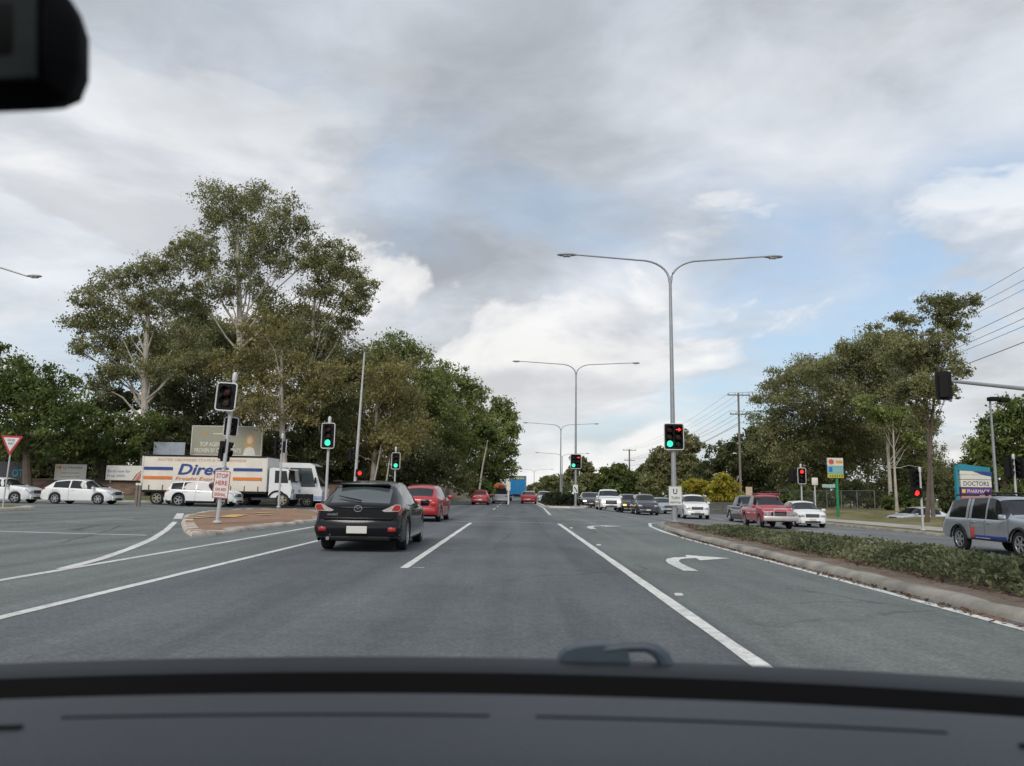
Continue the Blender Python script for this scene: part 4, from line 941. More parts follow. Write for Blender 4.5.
# silver utility with canopy, nearest on the right
o, s = car('utility', 'silver twin-cab utility with canopy and blue door stripe at the right edge', 'canopy', 5.3, 1.84, 1.80, (PX(1012, 24.6), 24.6, gz(PX(1012, 24.6), 24.6)), R(-90), P_SILVER, 'utility', wr=.385, sill=.42, spokes=6, wx=(-.285, .30), rim=M_ALLOY)
M_DBLUE = mat('decal_blue', (.02, .05, .32), .4, var=.2, vscale=6); M_DRED = mat('decal_red', (.62, .08, .05), .4, var=.3, vscale=9)
for sd in (1, -1):
    s.patch(-.62, 1.02, .25, 1.35, sd, .005, 10).build('door_decal', M_DBLUE, o, True)
    s.patch(-.82, -.60, .15, 2.3, sd, .006, 3).build('door_decal', M_DRED, o, True)
    s.patch(-.55, .2, .75, 1.1, sd, .008, 6).build('decal_lettering', mat('decal_pale', (.5, .55, .65), .4, var=.5, vscale=20), o, True)
    s.patch(-.19 * 5.3 - .02, -.19 * 5.3 + .02, 4, 7.6, sd, .004, 2).build('canopy_gap', M_UNDER, o)
    for x in s.wx:
        arc = [(x + .46 * math.cos(t), sd * (s.ring(x + .46 * math.cos(t))[2][0] + .012), .385 + .46 * math.sin(t)) for t in np.linspace(.05, math.pi - .05, 15)]
        MB().tube(arc, .035, 6).build('wheel_arch_trim', M_BLK, o, True)
    MB().bbox((.1, sd * .88, .44), (1.75, .16, .06), .02).build('side_step', M_BLK, o)
rk = MB()
for x in (-.2, .38): rk.bbox((x, 0, 1.89), (.07, 1.5, .05), .015)
for x in (-.2, .38):
    for sd in (1, -1): rk.bbox((x, sd * .68, 1.84), (.09, .08, .1), .02)
for sd in (1, -1): rk.bbox((-1.4, sd * .6, 1.82), (1.3, .04, .05), .015)
rk.build('roof_rack', M_BLK, o)
# --- cross street on the left
car('hatchback', 'white hatchback waiting left of the freight truck', 'hatch', 4.15, 1.74, 1.46, at(84, 46.0), RIGHT, P_WHITE, 'car', wr=.32, spokes=6)
car('wagon', 'white wagon at the left edge behind the give way sign', 'suv', 4.4, 1.74, 1.5, at(1, 46.0), RIGHT, P_WHITE, 'car', wr=.32)
o, s = car('small_suv', 'white SUV with black sill trim in front of the freight truck', 'suv', 4.1, 1.7, 1.5, at(205, 46.0), RIGHT, P_WHITE, 'car', wr=.35, clad=M_BLK, spokes=5)
# curtain-sided freight truck
TX0, TX1 = PX(149.5, 48.6), PX(272, 48.6); zt0 = gz(-19, 48.4); bl_ = TX1 - TX0
o = thing('freight_truck', 'cream curtain-sided freight truck with blue and orange stripes', 'truck', ((TX0 + TX1) / 2, 48.6, zt0))
M_CREAM = mat('cream_curtain', (.68, .63, .54), .6, var=.08, vscale=1.5, bump=.3, bscale=2.0); M_NAVY = mat('stripe_blue', (.02, .05, .22), .5, var=.1); M_ORNG = mat('stripe_orange', (.66, .17, .03), .5, var=.1)
zb_, zt_ = .90, 2.98; hb = bl_ / 2
MB().bbox((0, 0, (zb_ + zt_) / 2), (bl_ - .1, 2.36, zt_ - zb_), .02).build('curtain', M_CREAM, o)
fr_ = MB(); fr_.bbox((0, 0, zt_ + .03), (bl_, 2.44, .10), .02); fr_.build('roof_rail', M_UNDER, o)
for x in (-hb + .03, hb - .03): MB().box((x, 0, (zb_ + zt_) / 2), (.10, 2.42, zt_ - zb_)).build('end_frame', mat('frame_white', (.6, .58, .52), .5), o)
MB().bbox((0, 0, zb_ - .08), (bl_, 2.40, .14), .02).build('tray', M_UNDER, o); MB().bbox((1.2, 0, .66), (bl_ + 2.6, .9, .26), .02).build('chassis', M_UNDER, o)
yf = -1.205
k_ = bl_ / 130.0                       # metres per photo pixel along the side
for x0, x1 in ((148, 178), (241, 271)):
    xm = ((x0 + x1) / 2 - 211) * k_; wd_ = (x1 - x0) * k_
    MB().box((xm, yf, 2.22), (wd_, .012, .18)).build('stripe', M_NAVY, o); MB().box((xm, yf, 1.66), (wd_, .012, .18)).build('stripe', M_ORNG, o)
text(o, 'Direct', ((210 - 211) * k_, yf - .003, 2.19), M_NAVY, width=53 * k_, height=.66, shear=.25, bold=.02)
text(o, 'Freight Express', ((206 - 211) * k_, yf - .003, 1.60), M_ORNG, width=49 * k_, height=.27, shear=.25)
text(o, 'FASTER DELIVERIES STATE & NATIONWIDE', ((208 - 211) * k_, yf - .003, 2.77), mat('faded_orange', (.62, .32, .16), .6), width=92 * k_, height=.15, shear=.2)
for k in range(9): MB().tube([(-hb + .5 + k * (bl_ - 1) / 8, yf - .01, .92), (-hb + .5 + k * (bl_ - 1) / 8, yf - .01, 1.22)], .022, 5).build('curtain_buckle', M_BLK, o)
MB().box((-.6, -1.08, .52), (4.2, .06, .36)).build('side_guard', M_UNDER, o); MB().bbox((.6, -.95, .58), (1.0, .4, .4), .08).build('fuel_tank', M_TGREY, o)
for x in (-hb + 1.0, -hb + 2.1, hb + 1.0):
    for sd in (1, -1): wheel(o, x, sd * 1.0, .42, .28, mat('cream_rim', (.30, .27, .20), .5), 6, sd)
cx_ = hb + .12
cb = MB(); cb.prism([(cx_, .55), (cx_ + 1.361, .55), (cx_ + 1.428, 1.2), (cx_ + 1.361, 1.35), (cx_ + 1.159, 2.32), (cx_ + 0.168, 2.38), (cx_, 2.3)], -1.08, 1.08, 'XZ'); cb.build('cab', P_WHITE, o)
gl = MB(); gl.prism([(cx_ + 0.353, 1.45), (cx_ + 1.193, 1.45), (cx_ + 1.050, 2.18), (cx_ + 0.353, 2.2)], -1.095, 1.095, 'XZ'); gl.build('side_window', M_GLASS, o)
gl = MB(); gl.prism([(cx_ + 1.344, 1.50), (cx_ + 1.365, 1.50), (cx_ + 1.201, 2.24), (cx_ + 1.180, 2.24)], -.98, .98, 'XZ'); gl.build('windscreen', M_GLASS, o)
MB().bbox((cx_ + 1.428, 0, .62), (.2, 2.1, .36), .05).build('front_bumper', M_TGREY, o, True)
for sd in (1, -1):
    MB().bbox((cx_ + 1.302, sd * 1.28, 1.85), (.08, .2, .5), .03).build('wing_mirror', M_BLK, o); MB().bbox((cx_ + 1.445, sd * .8, .98), (.06, .34, .2), .03).build('headlight', M_HEAD, o)
    MB().bbox((cx_ + 0.714, sd * 1.09, 1.28), (.16, .03, .04), .01).build('door_handle', M_BLK, o)
    MB().tube([(cx_ + 0.546 + .52 * math.cos(t), sd * 1.09, .45 + .5 * math.sin(t)) for t in np.linspace(.1, math.pi - .1, 13)], .06, 6).build('mudguard', M_BLK, o)
# small white bus behind the cab
bx1 = PX(326, 52.2); o = thing('minibus', 'white minibus with big side windows behind the freight truck cab', 'bus', (bx1 - 3.2, 52.2, gz(-14, 52.2)))
body_pts = [(-3.2, .42), (3.15, .42), (3.2, 1.05), (3.05, 1.35), (2.6, 2.74), (2.3, 2.88), (-3.0, 2.92), (-3.2, 2.7)]
MB().prism(body_pts, -1.0, 1.0, 'XZ').build('body', P_WHITE, o)
for x0, x1, x2 in ((-2.9, -1.7, -1.7), (-1.6, -.4, -.4), (-.3, .9, .9), (1.0, 2.75, 2.42)):
    MB().prism([(x0, 1.32), (x1, 1.32), (x2, 2.56), (x0, 2.56)], -1.012, 1.012, 'XZ').build('side_window', M_GLASSL, o)
MB().prism([(3.075, 1.38), (3.10, 1.38), (2.66, 2.68), (2.63, 2.68)], -.92, .92, 'XZ').build('windscreen', M_GLASS, o)
MB().bbox((0, 0, .62), (6.38, 2.03, .26), .02).build('lower_stripe', mat('pale_blue', (.36, .42, .58), .4), o)
for x in (-1.9, 2.2):
    for sd in (1, -1):
        MB().lathe([(.45, -.02), (.45, .02)], (x, sd * 1.0, .42), 'Y', 20).build('wheel_arch', M_UNDER, o); wheel(o, x, sd * .93, .37, .22, mat('cream_rim', (.30, .27, .20), .5), 6, sd)
for sd in (1, -1): MB().bbox((2.75, sd * 1.18, 1.75), (.1, .2, .4), .04).build('wing_mirror', M_BLK, o)
for sd in (1, -1): MB().bbox((3.18, sd * .75, .95), (.08, .3, .2), .04).build('headlight', M_HEAD, o)
# parked car glimpsed on the right
car('sedan', 'white parked car beyond the grass by the right-hand signal', 'sedan', 4.4, 1.75, 1.45, (28.4, 55, gz(28.4, 55) + .1), R(195), P_WHITE, 'car', seams=False)

# ================================================================== SIGNALS, LAMPS, POLES, SIGNS
M_GALV = mat('galvanised_steel', (.34, .35, .36), .5, .55, var=.15, vscale=2)
M_GALVL = mat('pale_galvanised', (.50, .50, .49), .55, .3, var=.15, vscale=2)
M_SBLK = mat('signal_black', (.009, .009, .010), .7, var=.15, spec=.2)
M_WEDGE = mat('signal_white_edge', (.62, .62, .60), .5)
M_LENS = {'red': mat('red_lens_off', (.035, .006, .005), .3, var=0), 'amber': mat('amber_lens_off', (.035, .018, .006), .3, var=0), 'green': mat('green_lens_off', (.006, .02, .015), .3, var=0), 'dark': M_SBLK}
M_ON = {'red': mat('red_lens_lit', (.8, .02, .02), .3, var=0, emit=(1.0, .035, .025), estr=1.15), 'green': mat('green_lens_lit', (.05, .8, .4), .3, var=0, emit=(.05, 1.0, .50), estr=1.0)}
def head(o, loc, lamps, rz=0, two=False, board=True, k=1.0, edge=True):
    """lamps: list of (colour, lit?, arrow?) top to bottom; or two such columns"""
    cols = lamps if two else [lamps]; n = max(len(c) for c in cols)
    W, H = (.62 if not two else .90) * k, (.33 * n + .22) * k
    rr = .09 * k; cs = []
    for cx0, cz0, a0 in ((W / 2 - rr, H / 2 - rr, 0), (-W / 2 + rr, H / 2 - rr, 90), (-W / 2 + rr, -H / 2 + rr, 180), (W / 2 - rr, -H / 2 + rr, 270)):
        cs += [(cx0 + rr * math.cos(R(a0 + q)), cz0 + rr * math.sin(R(a0 + q))) for q in (0, 30, 60, 90)]
    b = MB(); b.prism(cs, 0, .025, 'XZ'); h = b.build('signal_head', M_SBLK, o, loc=loc); h.rotation_euler = (0, 0, rz)
    if edge:
        e = MB(); ring = cs + [cs[0]]; e.tube([(x, -.006, z) for x, z in ring], .024 * k, 5, cap=False); e.build('border', M_WEDGE, h)
    for ci, c in enumerate(cols):
        cx0 = 0 if not two else (-.2 if ci == 0 else .2) * k
        hb_ = MB(); hb_.bbox((cx0, .10, 0), (.34 * k, .2, (.33 * len(c) + .04) * k), .03); hb_.build('housing', M_SBLK, h)
        for i, (colr, on, arr) in enumerate(c):
            z = ((len(c) - 1) / 2 - i) * .33 * k; r = .145 * k
            m_ = M_ON[colr] if on and not arr else M_LENS[colr] if not arr else M_SBLK
            MB().lathe([(r, -.028), (r * .7, -.045), (.001, -.052)], (cx0, 0, z), 'Y', 18).build('lens', m_, h, True)
            if arr and on:
                a = [(-.7, -.14), (.1, -.14), (.1, -.55), (.85, 0), (.1, .55), (.1, .14), (-.7, .14)]
                MB().prism([(cx0 + x * r * 1.1, z + y * r * 1.1) for x, y in a], -.075, -.056, 'XZ').build('arrow', M_ON[colr], h)
            v = MB(); t0 = [R(q) for q in range(-20, 201, 20)]; r2 = r * 1.14
            v.v = [(cx0 + r2 * math.cos(t), -.02, z + r2 * math.sin(t)) for t in t0] + [(cx0 + r2 * .98 * math.cos(t), -.24 * k + .10 * k * (1 - math.sin(max(0, t))) * .6, z + r2 * .98 * math.sin(t)) for t in t0]
            q = len(t0); v.f = [(i_, i_ + 1, q + i_ + 1, q + i_) for i_ in range(q - 1)]; v.build('visor', M_SBLK, h, True)
    return h
RAG = [('red', False, False), ('amber', False, False), ('green', True, False)]
def pole(o, h, r=.06, m=None, lean=0.0, cap=True):
    MB().tube([(0, 0, -.1), (lean * .5, 0, h * .5), (lean, 0, h)], [r, r * .97, r * .92], 10).build('pole', m or M_GALV, o, True)
    MB().lathe([(r * 2.2, -.02), (r * 2.2, .02), (r * 1.2, .05)], (0, 0, .02), 'Z', 12).build('base_plate', m or M_GALV, o)
    if cap: MB().lathe([(r * 1.25, -.12), (r * 1.3, .10), (r * .7, .16)], (lean, 0, h), 'Z', 10).build('pole_cap', M_GALVL, o, True)
def lamp_head(o, tip, dirx, diry=0, L=.72):
    b = MB(); d = Vector((dirx, diry, 0)).normalized(); n = Vector((-d.y, d.x, 0)); sec = [(0, .04, .035), (.12, .10, .06), (.35, .15, .085), (.6, .13, .07), (.72, .05, .03)]; base = 0; b.v = []; m = 10
    for s_, wv, hv in sec:
        for q in range(m):
            t = 2 * math.pi * q / m; p = Vector(tip) + d * (s_ * L / .72) + n * (wv * math.cos(t)) + Vector((0, 0, hv * math.sin(t))); b.v.append(tuple(p))
    for i in range(len(sec) - 1): b.f += [(i * m + q, i * m + (q + 1) % m, (i + 1) * m + (q + 1) % m, (i + 1) * m + q) for q in range(m)]
    b.f += [tuple(range(m)), tuple(reversed(range((len(sec) - 1) * m, len(sec) * m)))]
    b.build('lamp_head', M_GALV, o, True)
    c = Vector(tip) + d * .36 * L / .72 + Vector((0, 0, -.075)); MB().bbox(c, (.34 if abs(d.x) > .5 else .2, .2 if abs(d.x) > .5 else .34, .04), .015).build('lamp_lens', MATS['clear_lamp'], o)
def twin_lamp(o, hf, span, rise, r=.10, k=1.0):
    """street-lamp pole forking into two long curved arms"""
    MB().tube([(0, 0, -.1), (0, 0, 2), (0, 0, hf * .6), (0, 0, hf)], [r * 1.15, r * 1.1, r * .85, r * .62], 12).build('pole', M_GALV, o, True)
    MB().lathe([(r * 2.4, -.03), (r * 2.4, .03)], (0, 0, .03), 'Z', 14).build('base_plate', M_GALV, o)
    for sd in (1, -1):
        pts = [(0, 0, hf - .2), (sd * .05, 0, hf + .05)] + [(sd * (.05 + 1.35 * (1 - math.cos(t))), 0, hf + .05 + rise * .8 * math.sin(t)) for t in np.linspace(.15, math.pi / 2, 8)]
        pts += [(sd * (1.4 + (span - 1.4) * q), 0, hf + .05 + rise * (.8 + .2 * q)) for q in (.3, .65, 1)]
        n = len(pts); MB().tube(pts, [r * .55 - r * .2 * i / n for i in range(n)], 8).build('arm', M_GALV, o, True)
        lamp_head(o, pts[-1], sd, 0, .72 * k)

# near median: lamp post with signal and turn sign
p = P(674.5, 519, 34.4); p.z = gz(p.x, p.y) + .13
hf = P(672, 281, 34.4).z - p.z
o = thing('traffic_light', 'tall twin-arm lamp post with lit signal and U-turn sign on the near median', 'traffic light', p); o.rotation_euler = (0, R(-.25), 0)
twin_lamp(o, hf, 4.3, 1.15, .105, 1.25)
hz = P(673, 437, 34.4).z - p.z
RA = [('red', True, True), ('amber', False, False), ('green', False, False)]
head(o, (0, -.20, hz), [RAG, RA], two=True, k=.95); MB().box((0, -.06, hz), (.1, .2, .5)).build('bracket', M_GALV, o)
sz = P(675, 496, 34.4).z - p.z; sg = MB(); sg.bbox((.02, -.15, sz), (.58, .02, .86), .008); s1 = sg.build('turn_sign', M_WEDGE, o)
text(s1, 'U', (.02, -.163, sz + .2), M_SBLK, height=.24, width=.18, bold=.01); text(s1, 'TURN', (.02, -.163, sz - .08), M_SBLK, height=.11, width=.36); text(s1, 'PERMITTED', (.02, -.163, sz - .28), M_SBLK, height=.075, width=.46)
b = MB()
for a, c in (((-.27, -.41), (.31, -.41)), ((.31, -.41), (.31, .41)), ((.31, .41), (-.27, .41)), ((-.27, .41), (-.27, -.41))): b.tube([(a[0], -.163, sz + a[1]), (c[0], -.163, sz + c[1])], .006, 4)
b.build('sign_border', M_SBLK, s1)
# far median
D2 = 69.5; p = P(575.5, 505, D2); p.z = gz(p.x, p.y) + .15
o = thing('traffic_light', 'twin-arm lamp post with lit signal on the far median', 'traffic light', p); twin_lamp(o, P(576, 374, D2).z - p.z, 5.1, 1.05, .10)
head(o, (0, -.2, P(575.5, 461.5, D2).z - p.z), [RAG, RA], two=True, k=1.05); sz = P(575, 489, D2).z - p.z
s1 = MB().bbox((-.02, -.14, sz), (.45, .02, .72), .008).build('keep_sign', M_WEDGE, o); MB().prism([(-.16, sz + .15), (.1, sz - .2), (.02, sz - .2), (.12, sz - .28), (.14, sz - .12), (.13, sz - .15), (-.08, sz + .2)], -.165, -.152, 'XZ').build('arrow', M_SBLK, s1)
LG = 'twin-arm street lamps receding along the far median'
for px_, tp, dd, lx in ((560.5, 426, 108, 'third twin-arm street lamp from us along the median'), (562, 452, 152, 'fourth twin-arm street lamp from us, behind the third'), (534, 468, 215, 'faint farthest twin-arm street lamp beside the blue truck')):
    X = 4.65 if dd < 160 else PX(px_, dd); X = PX(px_, dd); o = thing('street_lamp', lx, 'street lamp', (X, dd, gz(X, dd) + .12), 0, LG); twin_lamp(o, P(px_, tp + 5, dd).z, 4.6, .95, .10)
# island signal on the left, leaning a little
p = G(217, 527); p.z += .13
o = thing('traffic_light', 'leaning unlit signal pole with red-bordered stop sign on the paved island', 'traffic light', p); o.rotation_euler = (0, R(3.0), 0)
dd = p.y; hp_ = P(234, 377, dd).z - p.z; pole(o, hp_, .062, M_GALVL)
RX = [('red', False, False), ('amber', False, False)]
def lz(py): return P(226, py, dd).z - p.z
head(o, (-.13, -.18, lz(397.5)), RX, k=1.0); head(o, (-.04, .28, lz(426)), RX, k=.68, rz=R(8))
for py, rz_ in ((446, 100), (454, 80)): head(o, (.0 - .05, .16, lz(py)), [('dark', False, False)], rz=R(rz_), k=.85, edge=False)
MB().tube([(-.13, -.1, lz(397)), (0, 0, lz(397))], .03, 6).build('bracket', M_GALV, o)
zs_ = lz(484.5); s1 = MB().bbox((.02, -.09, zs_), (.50, .02, .86), .008).build('stop_sign', mat('sign_white', (.66, .62, .58), .5), o)
M_SRED = mat('sign_red', (.42, .03, .04), .5, var=.1); b = MB()
for a, c in (((-.22, -.41), (.26, -.41)), ((.26, -.41), (.26, .41)), ((.26, .41), (-.22, .41)), ((-.22, .41), (-.22, -.41))): b.tube([(a[0], -.102, zs_ + a[1]), (c[0], -.102, zs_ + c[1])], .011, 4)
b.build('sign_border', M_SRED, s1)
for s_, dz_, w_, h_ in (('STOP', .27, .36, .14), ('HERE', .05, .36, .14), ('ON RED', -.15, .34, .09), ('SIGNAL', -.31, .36, .10)): text(s1, s_, (.02, -.103, zs_ + dz_), M_SRED, width=w_, height=h_, bold=.012)
s2 = MB().bbox((-.18, -.085, lz(466.5)), (.42, .015, .06), .004).build('street_name_blade', M_WEDGE, o)
# left green signal
def post_signal(px_, dd, head_py, top_py, label, lamps, k=1.0, rz=0, off=(0, -.16), two=False, m=None, r=.057, edge=True, group=None, raise_=0.0):
    X = PX(px_, dd, head_py); z0 = gz(X, dd) + raise_; o = thing('traffic_light', label, 'traffic light', (X, dd, z0), 0, group)
    pole(o, P(px_, top_py, dd).z - z0, r, m or M_GALVL); head(o, (off[0], off[1], P(px_, head_py, dd).z - z0), lamps, rz, two, k=k, edge=edge)
    MB().box((off[0] / 2, off[1] / 2 + .02, P(px_, head_py, dd).z - z0), (max(.06, abs(off[0])), max(.06, abs(off[1])), .06)).build('bracket', M_GALV, o); return o, z0
post_signal(329, 33.5, 436, 420, 'green signal on a pale pole left of the black hatchback', RAG, .9)
post_signal(395.5, 52, 461, 449, 'smaller green signal above the black hatchback roof', RAG, .9, off=(.05, -.16))
o, z0 = post_signal(282, 44.5, 447, 436, 'side-on black signal on a pole beside the freight truck cab', [('dark', False, False)] * 3, .95, rz=R(85), off=(-.22, 0), edge=False, raise_=.13)
head(o, (.26, .05, P(282, 447, 44.5).z - z0), RX, rz=R(100), k=.95)
o, z0 = post_signal(801, 55, 476, 466, 'red signal on the verge above the white hatchback', [('red', True, False), ('amber', False, False), ('green', False, False)], .92, raise_=.1)
head(o, (-.55, .1, P(801, 476, 55).z - z0), [('dark', False, False)] * 3, rz=R(150), k=.8, edge=False)
o, z0 = post_signal(921, 40, 493, 470, 'pole with a low red signal at the right verge', [('red', True, False)], .95, off=(-.30, -.14), raise_=.1, edge=False)
head(o, (-.30, -.05, P(917, 479, 40).z - z0), [('dark', False, False)] * 3, rz=R(10), k=.85, edge=False)
o, z0 = post_signal(1014, 40, 468, 457, 'dark side-on signal on a pole behind the silver utility', [('dark', False, False)] * 3, .95, rz=R(80), off=(-.25, 0), edge=False, raise_=.1)
head(o, (.25, .05, P(1014, 468, 40).z - z0), [('dark', False, False)] * 3, rz=R(-70), k=.9, edge=False)
# mast arm signal entering from the right
p1, p2 = P(950, 381, 30), P(1100, 398, 30); X0 = P(1130, 480, 30).x
o = thing('mast_arm_signal', 'dark signal hung from a grey mast arm reaching in from the right', 'traffic light', (X0, 30, gz(X0, 30) + .1)); z0 = o.location.z
MB().tube([(0, 0, -.1), (0, 0, 4.6), (-.12, 0, 5.0), (-.6, 0, P(1090, 397, 30).z - z0), (p1.x - X0, 0, p1.z - z0)], [.13, .12, .11, .10, .065], 10).build('mast_arm', M_GALV, o, True)
hzz = P(948, 386, 30).z - z0; head(o, (P(943, 386, 30).x - X0, -.05, hzz), RX + [('green', False, False)], rz=R(152), k=.92, edge=False); MB().bbox((p1.x - X0 - .02, 0, hzz), (.09, .09, 1.25), .02).build('mount', M_GALVL, o)
# lamp post by the left signals, with a red light on it
dd = 52; X = PX(354, dd, 490); z0 = gz(X, dd); o = thing('street_lamp', 'slim single lamp post with a red signal behind the black hatchback', 'street lamp', (X, dd, z0)); o.rotation_euler = (0, R(1.6), 0)
ht = P(361, 352, dd).z - z0; MB().tube([(0, 0, -.1), (0, 0, ht * .6), (0, 0, ht), (-.15, -.5, ht + .35), (-.4, -1.4, ht + .5)], [.11, .085, .06, .045, .04], 10).build('pole', M_GALVL, o, True); lamp_head(o, (-.4, -1.4, ht + .5), -.4, -1)
hz = P(358, 473, dd).z - z0; head(o, (.3, -.12, hz), [('red', True, False)], k=.95, edge=False); head(o, (-.35, .0, hz + 1.2), [('dark', False, False)] * 3, rz=R(90), k=.8, edge=False)
MB().box((.15, -.05, hz), (.3, .06, .06)).build('bracket', M_GALV, o)
# lamp reaching in at the left edge
dd = 38; tip = P(27, 276, dd); X = tip.x - 4.2; z0 = gz(X, dd); o = thing('street_lamp', 'street lamp arm reaching in from the left edge high above the road', 'street lamp', (X, dd, z0))
t_ = tip - Vector((X, dd, z0)); MB().tube([(0, 0, -.1), (0, 0, 6), (0, 0, t_.z - .4), (.5, 0, t_.z + .75), (1.2, 0, t_.z + .9), tuple(t_)], [.12, .1, .075, .06, .05, .04], 10).build('pole', M_GALV, o, True); lamp_head(o, t_, 1, 0, .75)
# floodlight post on the right
dd = 46; X = PX(995, dd, 470); z0 = gz(X, dd); o = thing('floodlight_post', 'grey post with black twin floodlights above the clinic sign', 'street lamp', (X, dd, z0)); ht = P(991, 400, dd).z - z0
MB().tube([(0, 0, -.1), (0, 0, ht)], [.10, .06], 10).build('pole', M_GALV, o, True)
for x, q in ((.12, .1), (.75, -.1)): MB().bbox((x, -.1, ht + .02 + q * .3), (.52, .45, .24), .05).build('floodlight', M_SBLK, o)
MB().tube([(-.1, 0, ht), (.9, 0, ht + .02)], .03, 6).build('bracket', M_SBLK, o)
# give way sign
p = P(2.5, 509, 31.5); p.z = gz(p.x, p.y) + .16; o = thing('give_way_sign', 'red-bordered give way triangle on a thin pole at the left edge', 'road sign', p); dd = 31.5
c = P(10.5, 445.5, dd) - p; o.rotation_euler = (0, R(2.0), 0); MB().tube([(0, 0, -.1), (0, 0, c.z + .3)], .028, 8).build('pole', M_GALVL, o, True)
MB().prism([(-.46, c.z + .40), (.46, c.z + .40), (.04, c.z - .36), (-.04, c.z - .36)], -.05, -.035, 'XZ').build('red_panel', mat('sign_red', (.42, .03, .04)), o)
MB().prism([(-.33, c.z + .32), (.33, c.z + .32), (0, c.z - .24)], -.058, -.052, 'XZ').build('white_panel', M_WEDGE, o); text(o, 'GIVE', (0, -.059, c.z + .22), M_SBLK, width=.30, height=.09); text(o, 'WAY', (0, -.059, c.z + .08), M_SBLK, width=.24, height=.09)
# power poles and wires
M_WOOD = mat('weathered_timber', (.19, .165, .14), .9, var=.3, vscale=1.5, bump=.5, bscale=10); M_WIRE = mat('wire', (.03, .03, .033), .7, var=0); M_INS = mat('insulator', (.35, .33, .30), .3)
def power_pole(px_, dd, top, label, arms, r=.14, py=480, back=False):
    X = PX(px_, dd, py); z0 = gz(X, dd); o = thing('power_pole', label, 'power pole', (X, dd, z0), 0, 'power poles right of the road'); ht = P(px_, top, dd).z - z0
    MB().tube([(0, 0, -.2), (0, 0, ht)], [r, r * .7], 10).build('pole', M_WOOD, o, True)
    for dz_, wd in arms:
        MB().box((0, -.16, ht - dz_), (wd, .1, .12)).build('crossarm', M_WOOD, o)
        for x in (-wd / 2 + .1, -wd / 6, wd / 6, wd / 2 - .1): MB().lathe([(.03, 0), (.06, .03), (.04, .08), (.06, .12), (.03, .16)], (x, -.16, ht - dz_ + .06), 'Z', 8).build('insulator', M_INS, o)
    return Vector((X, dd, z0 + ht))
pA = power_pole(740.5, 82, 393, 'timber power pole with two crossarms right of the near signal', [(.25, 2.4), (2.3, 2.0)])
pB = power_pole(931, 51, 332, 'timber power pole half hidden by the tufted gum tree', [(.25, 2.4), (2.0, 2.0)])
pC = power_pole(629.5, 150, 449, 'far timber power pole above the queue of facing cars', [(.25, 2.6), (2.2, 2.0)], .2)
pD = Vector((pB.x - 4.5, 8, 14.2)); oD = thing('power_pole', 'timber power pole out of view at the right', 'power pole', (pD.x, pD.y, gz(pD.x, pD.y)), 0, 'power poles right of the road'); MB().tube([(0, 0, -.2), (0, 0, pD.z + .3)], [.18, .13], 10).build('pole', M_WOOD, oD, True)
for dz_, wd in ((-.05, 2.4), (1.8, 2.0)): MB().box((0, -.1, pD.z - gz(pD.x, pD.y) - dz_ - .1), (wd, .1, .12)).build('crossarm', M_WOOD, oD)
def wire(a, b, sag, label, r=.016, n=15):
    pts = [a.lerp(b, t) - Vector((0, 0, sag * 4 * t * (1 - t))) for t in np.linspace(0, 1, n)]
    tag(MB().tube(pts, r, 5).build('power_line', M_WIRE), label, 'power line', 'overhead wires')
hts = ((0, 'upper'), (-1.95, 'lower'), (-3.2, 'lowest'))
spans = (('from the right edge to the tufted gum tree', pD, pB, .5), ('between the tufted gum tree and the tall timber pole', pB, pA, 1.1), ('from the tall timber pole away to the far pole', pA, pC, 1.0))
for sl_, a, b, sg_ in spans:
    for dz_, hn in hts:
        for x, side_ in (((-1.0, 'left'), (.1, 'middle'), (1.0, 'right')) if dz_ > -3 else ((0, 'single'),)):
            wire(a + Vector((x, -.16, dz_)), b + Vector((x, -.16, dz_)), sg_, '%s %s overhead wire %s' % (hn, side_, sl_), .011 if dz_ > -1 else .014 if dz_ > -3 else .02)
wire(pA + Vector((0, 0, -3.4)), P(560, 500, 140), .8, 'slack service wire from the tall timber pole down towards the far median')
# fence signs and billboard on the left
def board(name, label, x0, y0, x1, y1, dd, m, posts=(), cat='sign', th=.06):
    a, b = P(x0, y1, dd), P(x1, y0, dd); X = (a.x + b.x) / 2; z0 = gz(X, dd); o = thing(name, label, cat, (X, dd, z0)); w_, h_ = b.x - a.x, b.z - a.z; zc = (a.z + b.z) / 2 - z0
    pn = MB().bbox((0, 0, zc), (w_, th, h_), .01).build('panel', m, o)
    for q in (posts or (-.4, .4)): MB().tube([(q * w_, th / 2 + .06, -.2), (q * w_, th / 2 + .06, zc + h_ * .45)], .05, 7).build('post', M_GALV, o)
    return o, w_, h_, zc, -th / 2 - .002
M_OLIVE = mat('billboard_olive', (.30, .29, .22), .6, var=.05); M_OFF = mat('off_white', (.64, .62, .56), .6, var=.06); M_INK = mat('ink', (.05, .05, .06), .6); M_CYAN = mat('teal_ink', (.02, .28, .34), .6)
o, w_, h_, zc, yf = board('billboard', 'olive billboard with a portrait and white slogan above the freight truck', 191, 427, 263, 455, 61, M_OLIVE, (-.35, 0, .35), 'billboard', .15)
text(o, 'TOP AGENT SOLD', (-.13 * w_, yf, zc - .12 * h_), M_OFF, width=.50 * w_, height=.15 * h_, bold=.015); text(o, 'PROVEN BY OUR CLIENTS', (-.12 * w_, yf, zc - .33 * h_), M_OFF, width=.66 * w_, height=.15 * h_, bold=.015)
MB().lathe([(.16, -.004), (.16, .0)], (-.30 * w_, yf, zc + .25 * h_), 'Y', 16).build('logo', mat('billboard_ochre', (.40, .28, .10), .6), o); MB().box((-.02 * w_, yf, zc + .24 * h_), (.36 * w_, .004, .07)).build('small_print', M_OFF, o)
fr_ = MB()
for z_ in (-.5, .5): fr_.box((0, -.0, zc + z_ * h_), (w_ + .1, .2, .06))
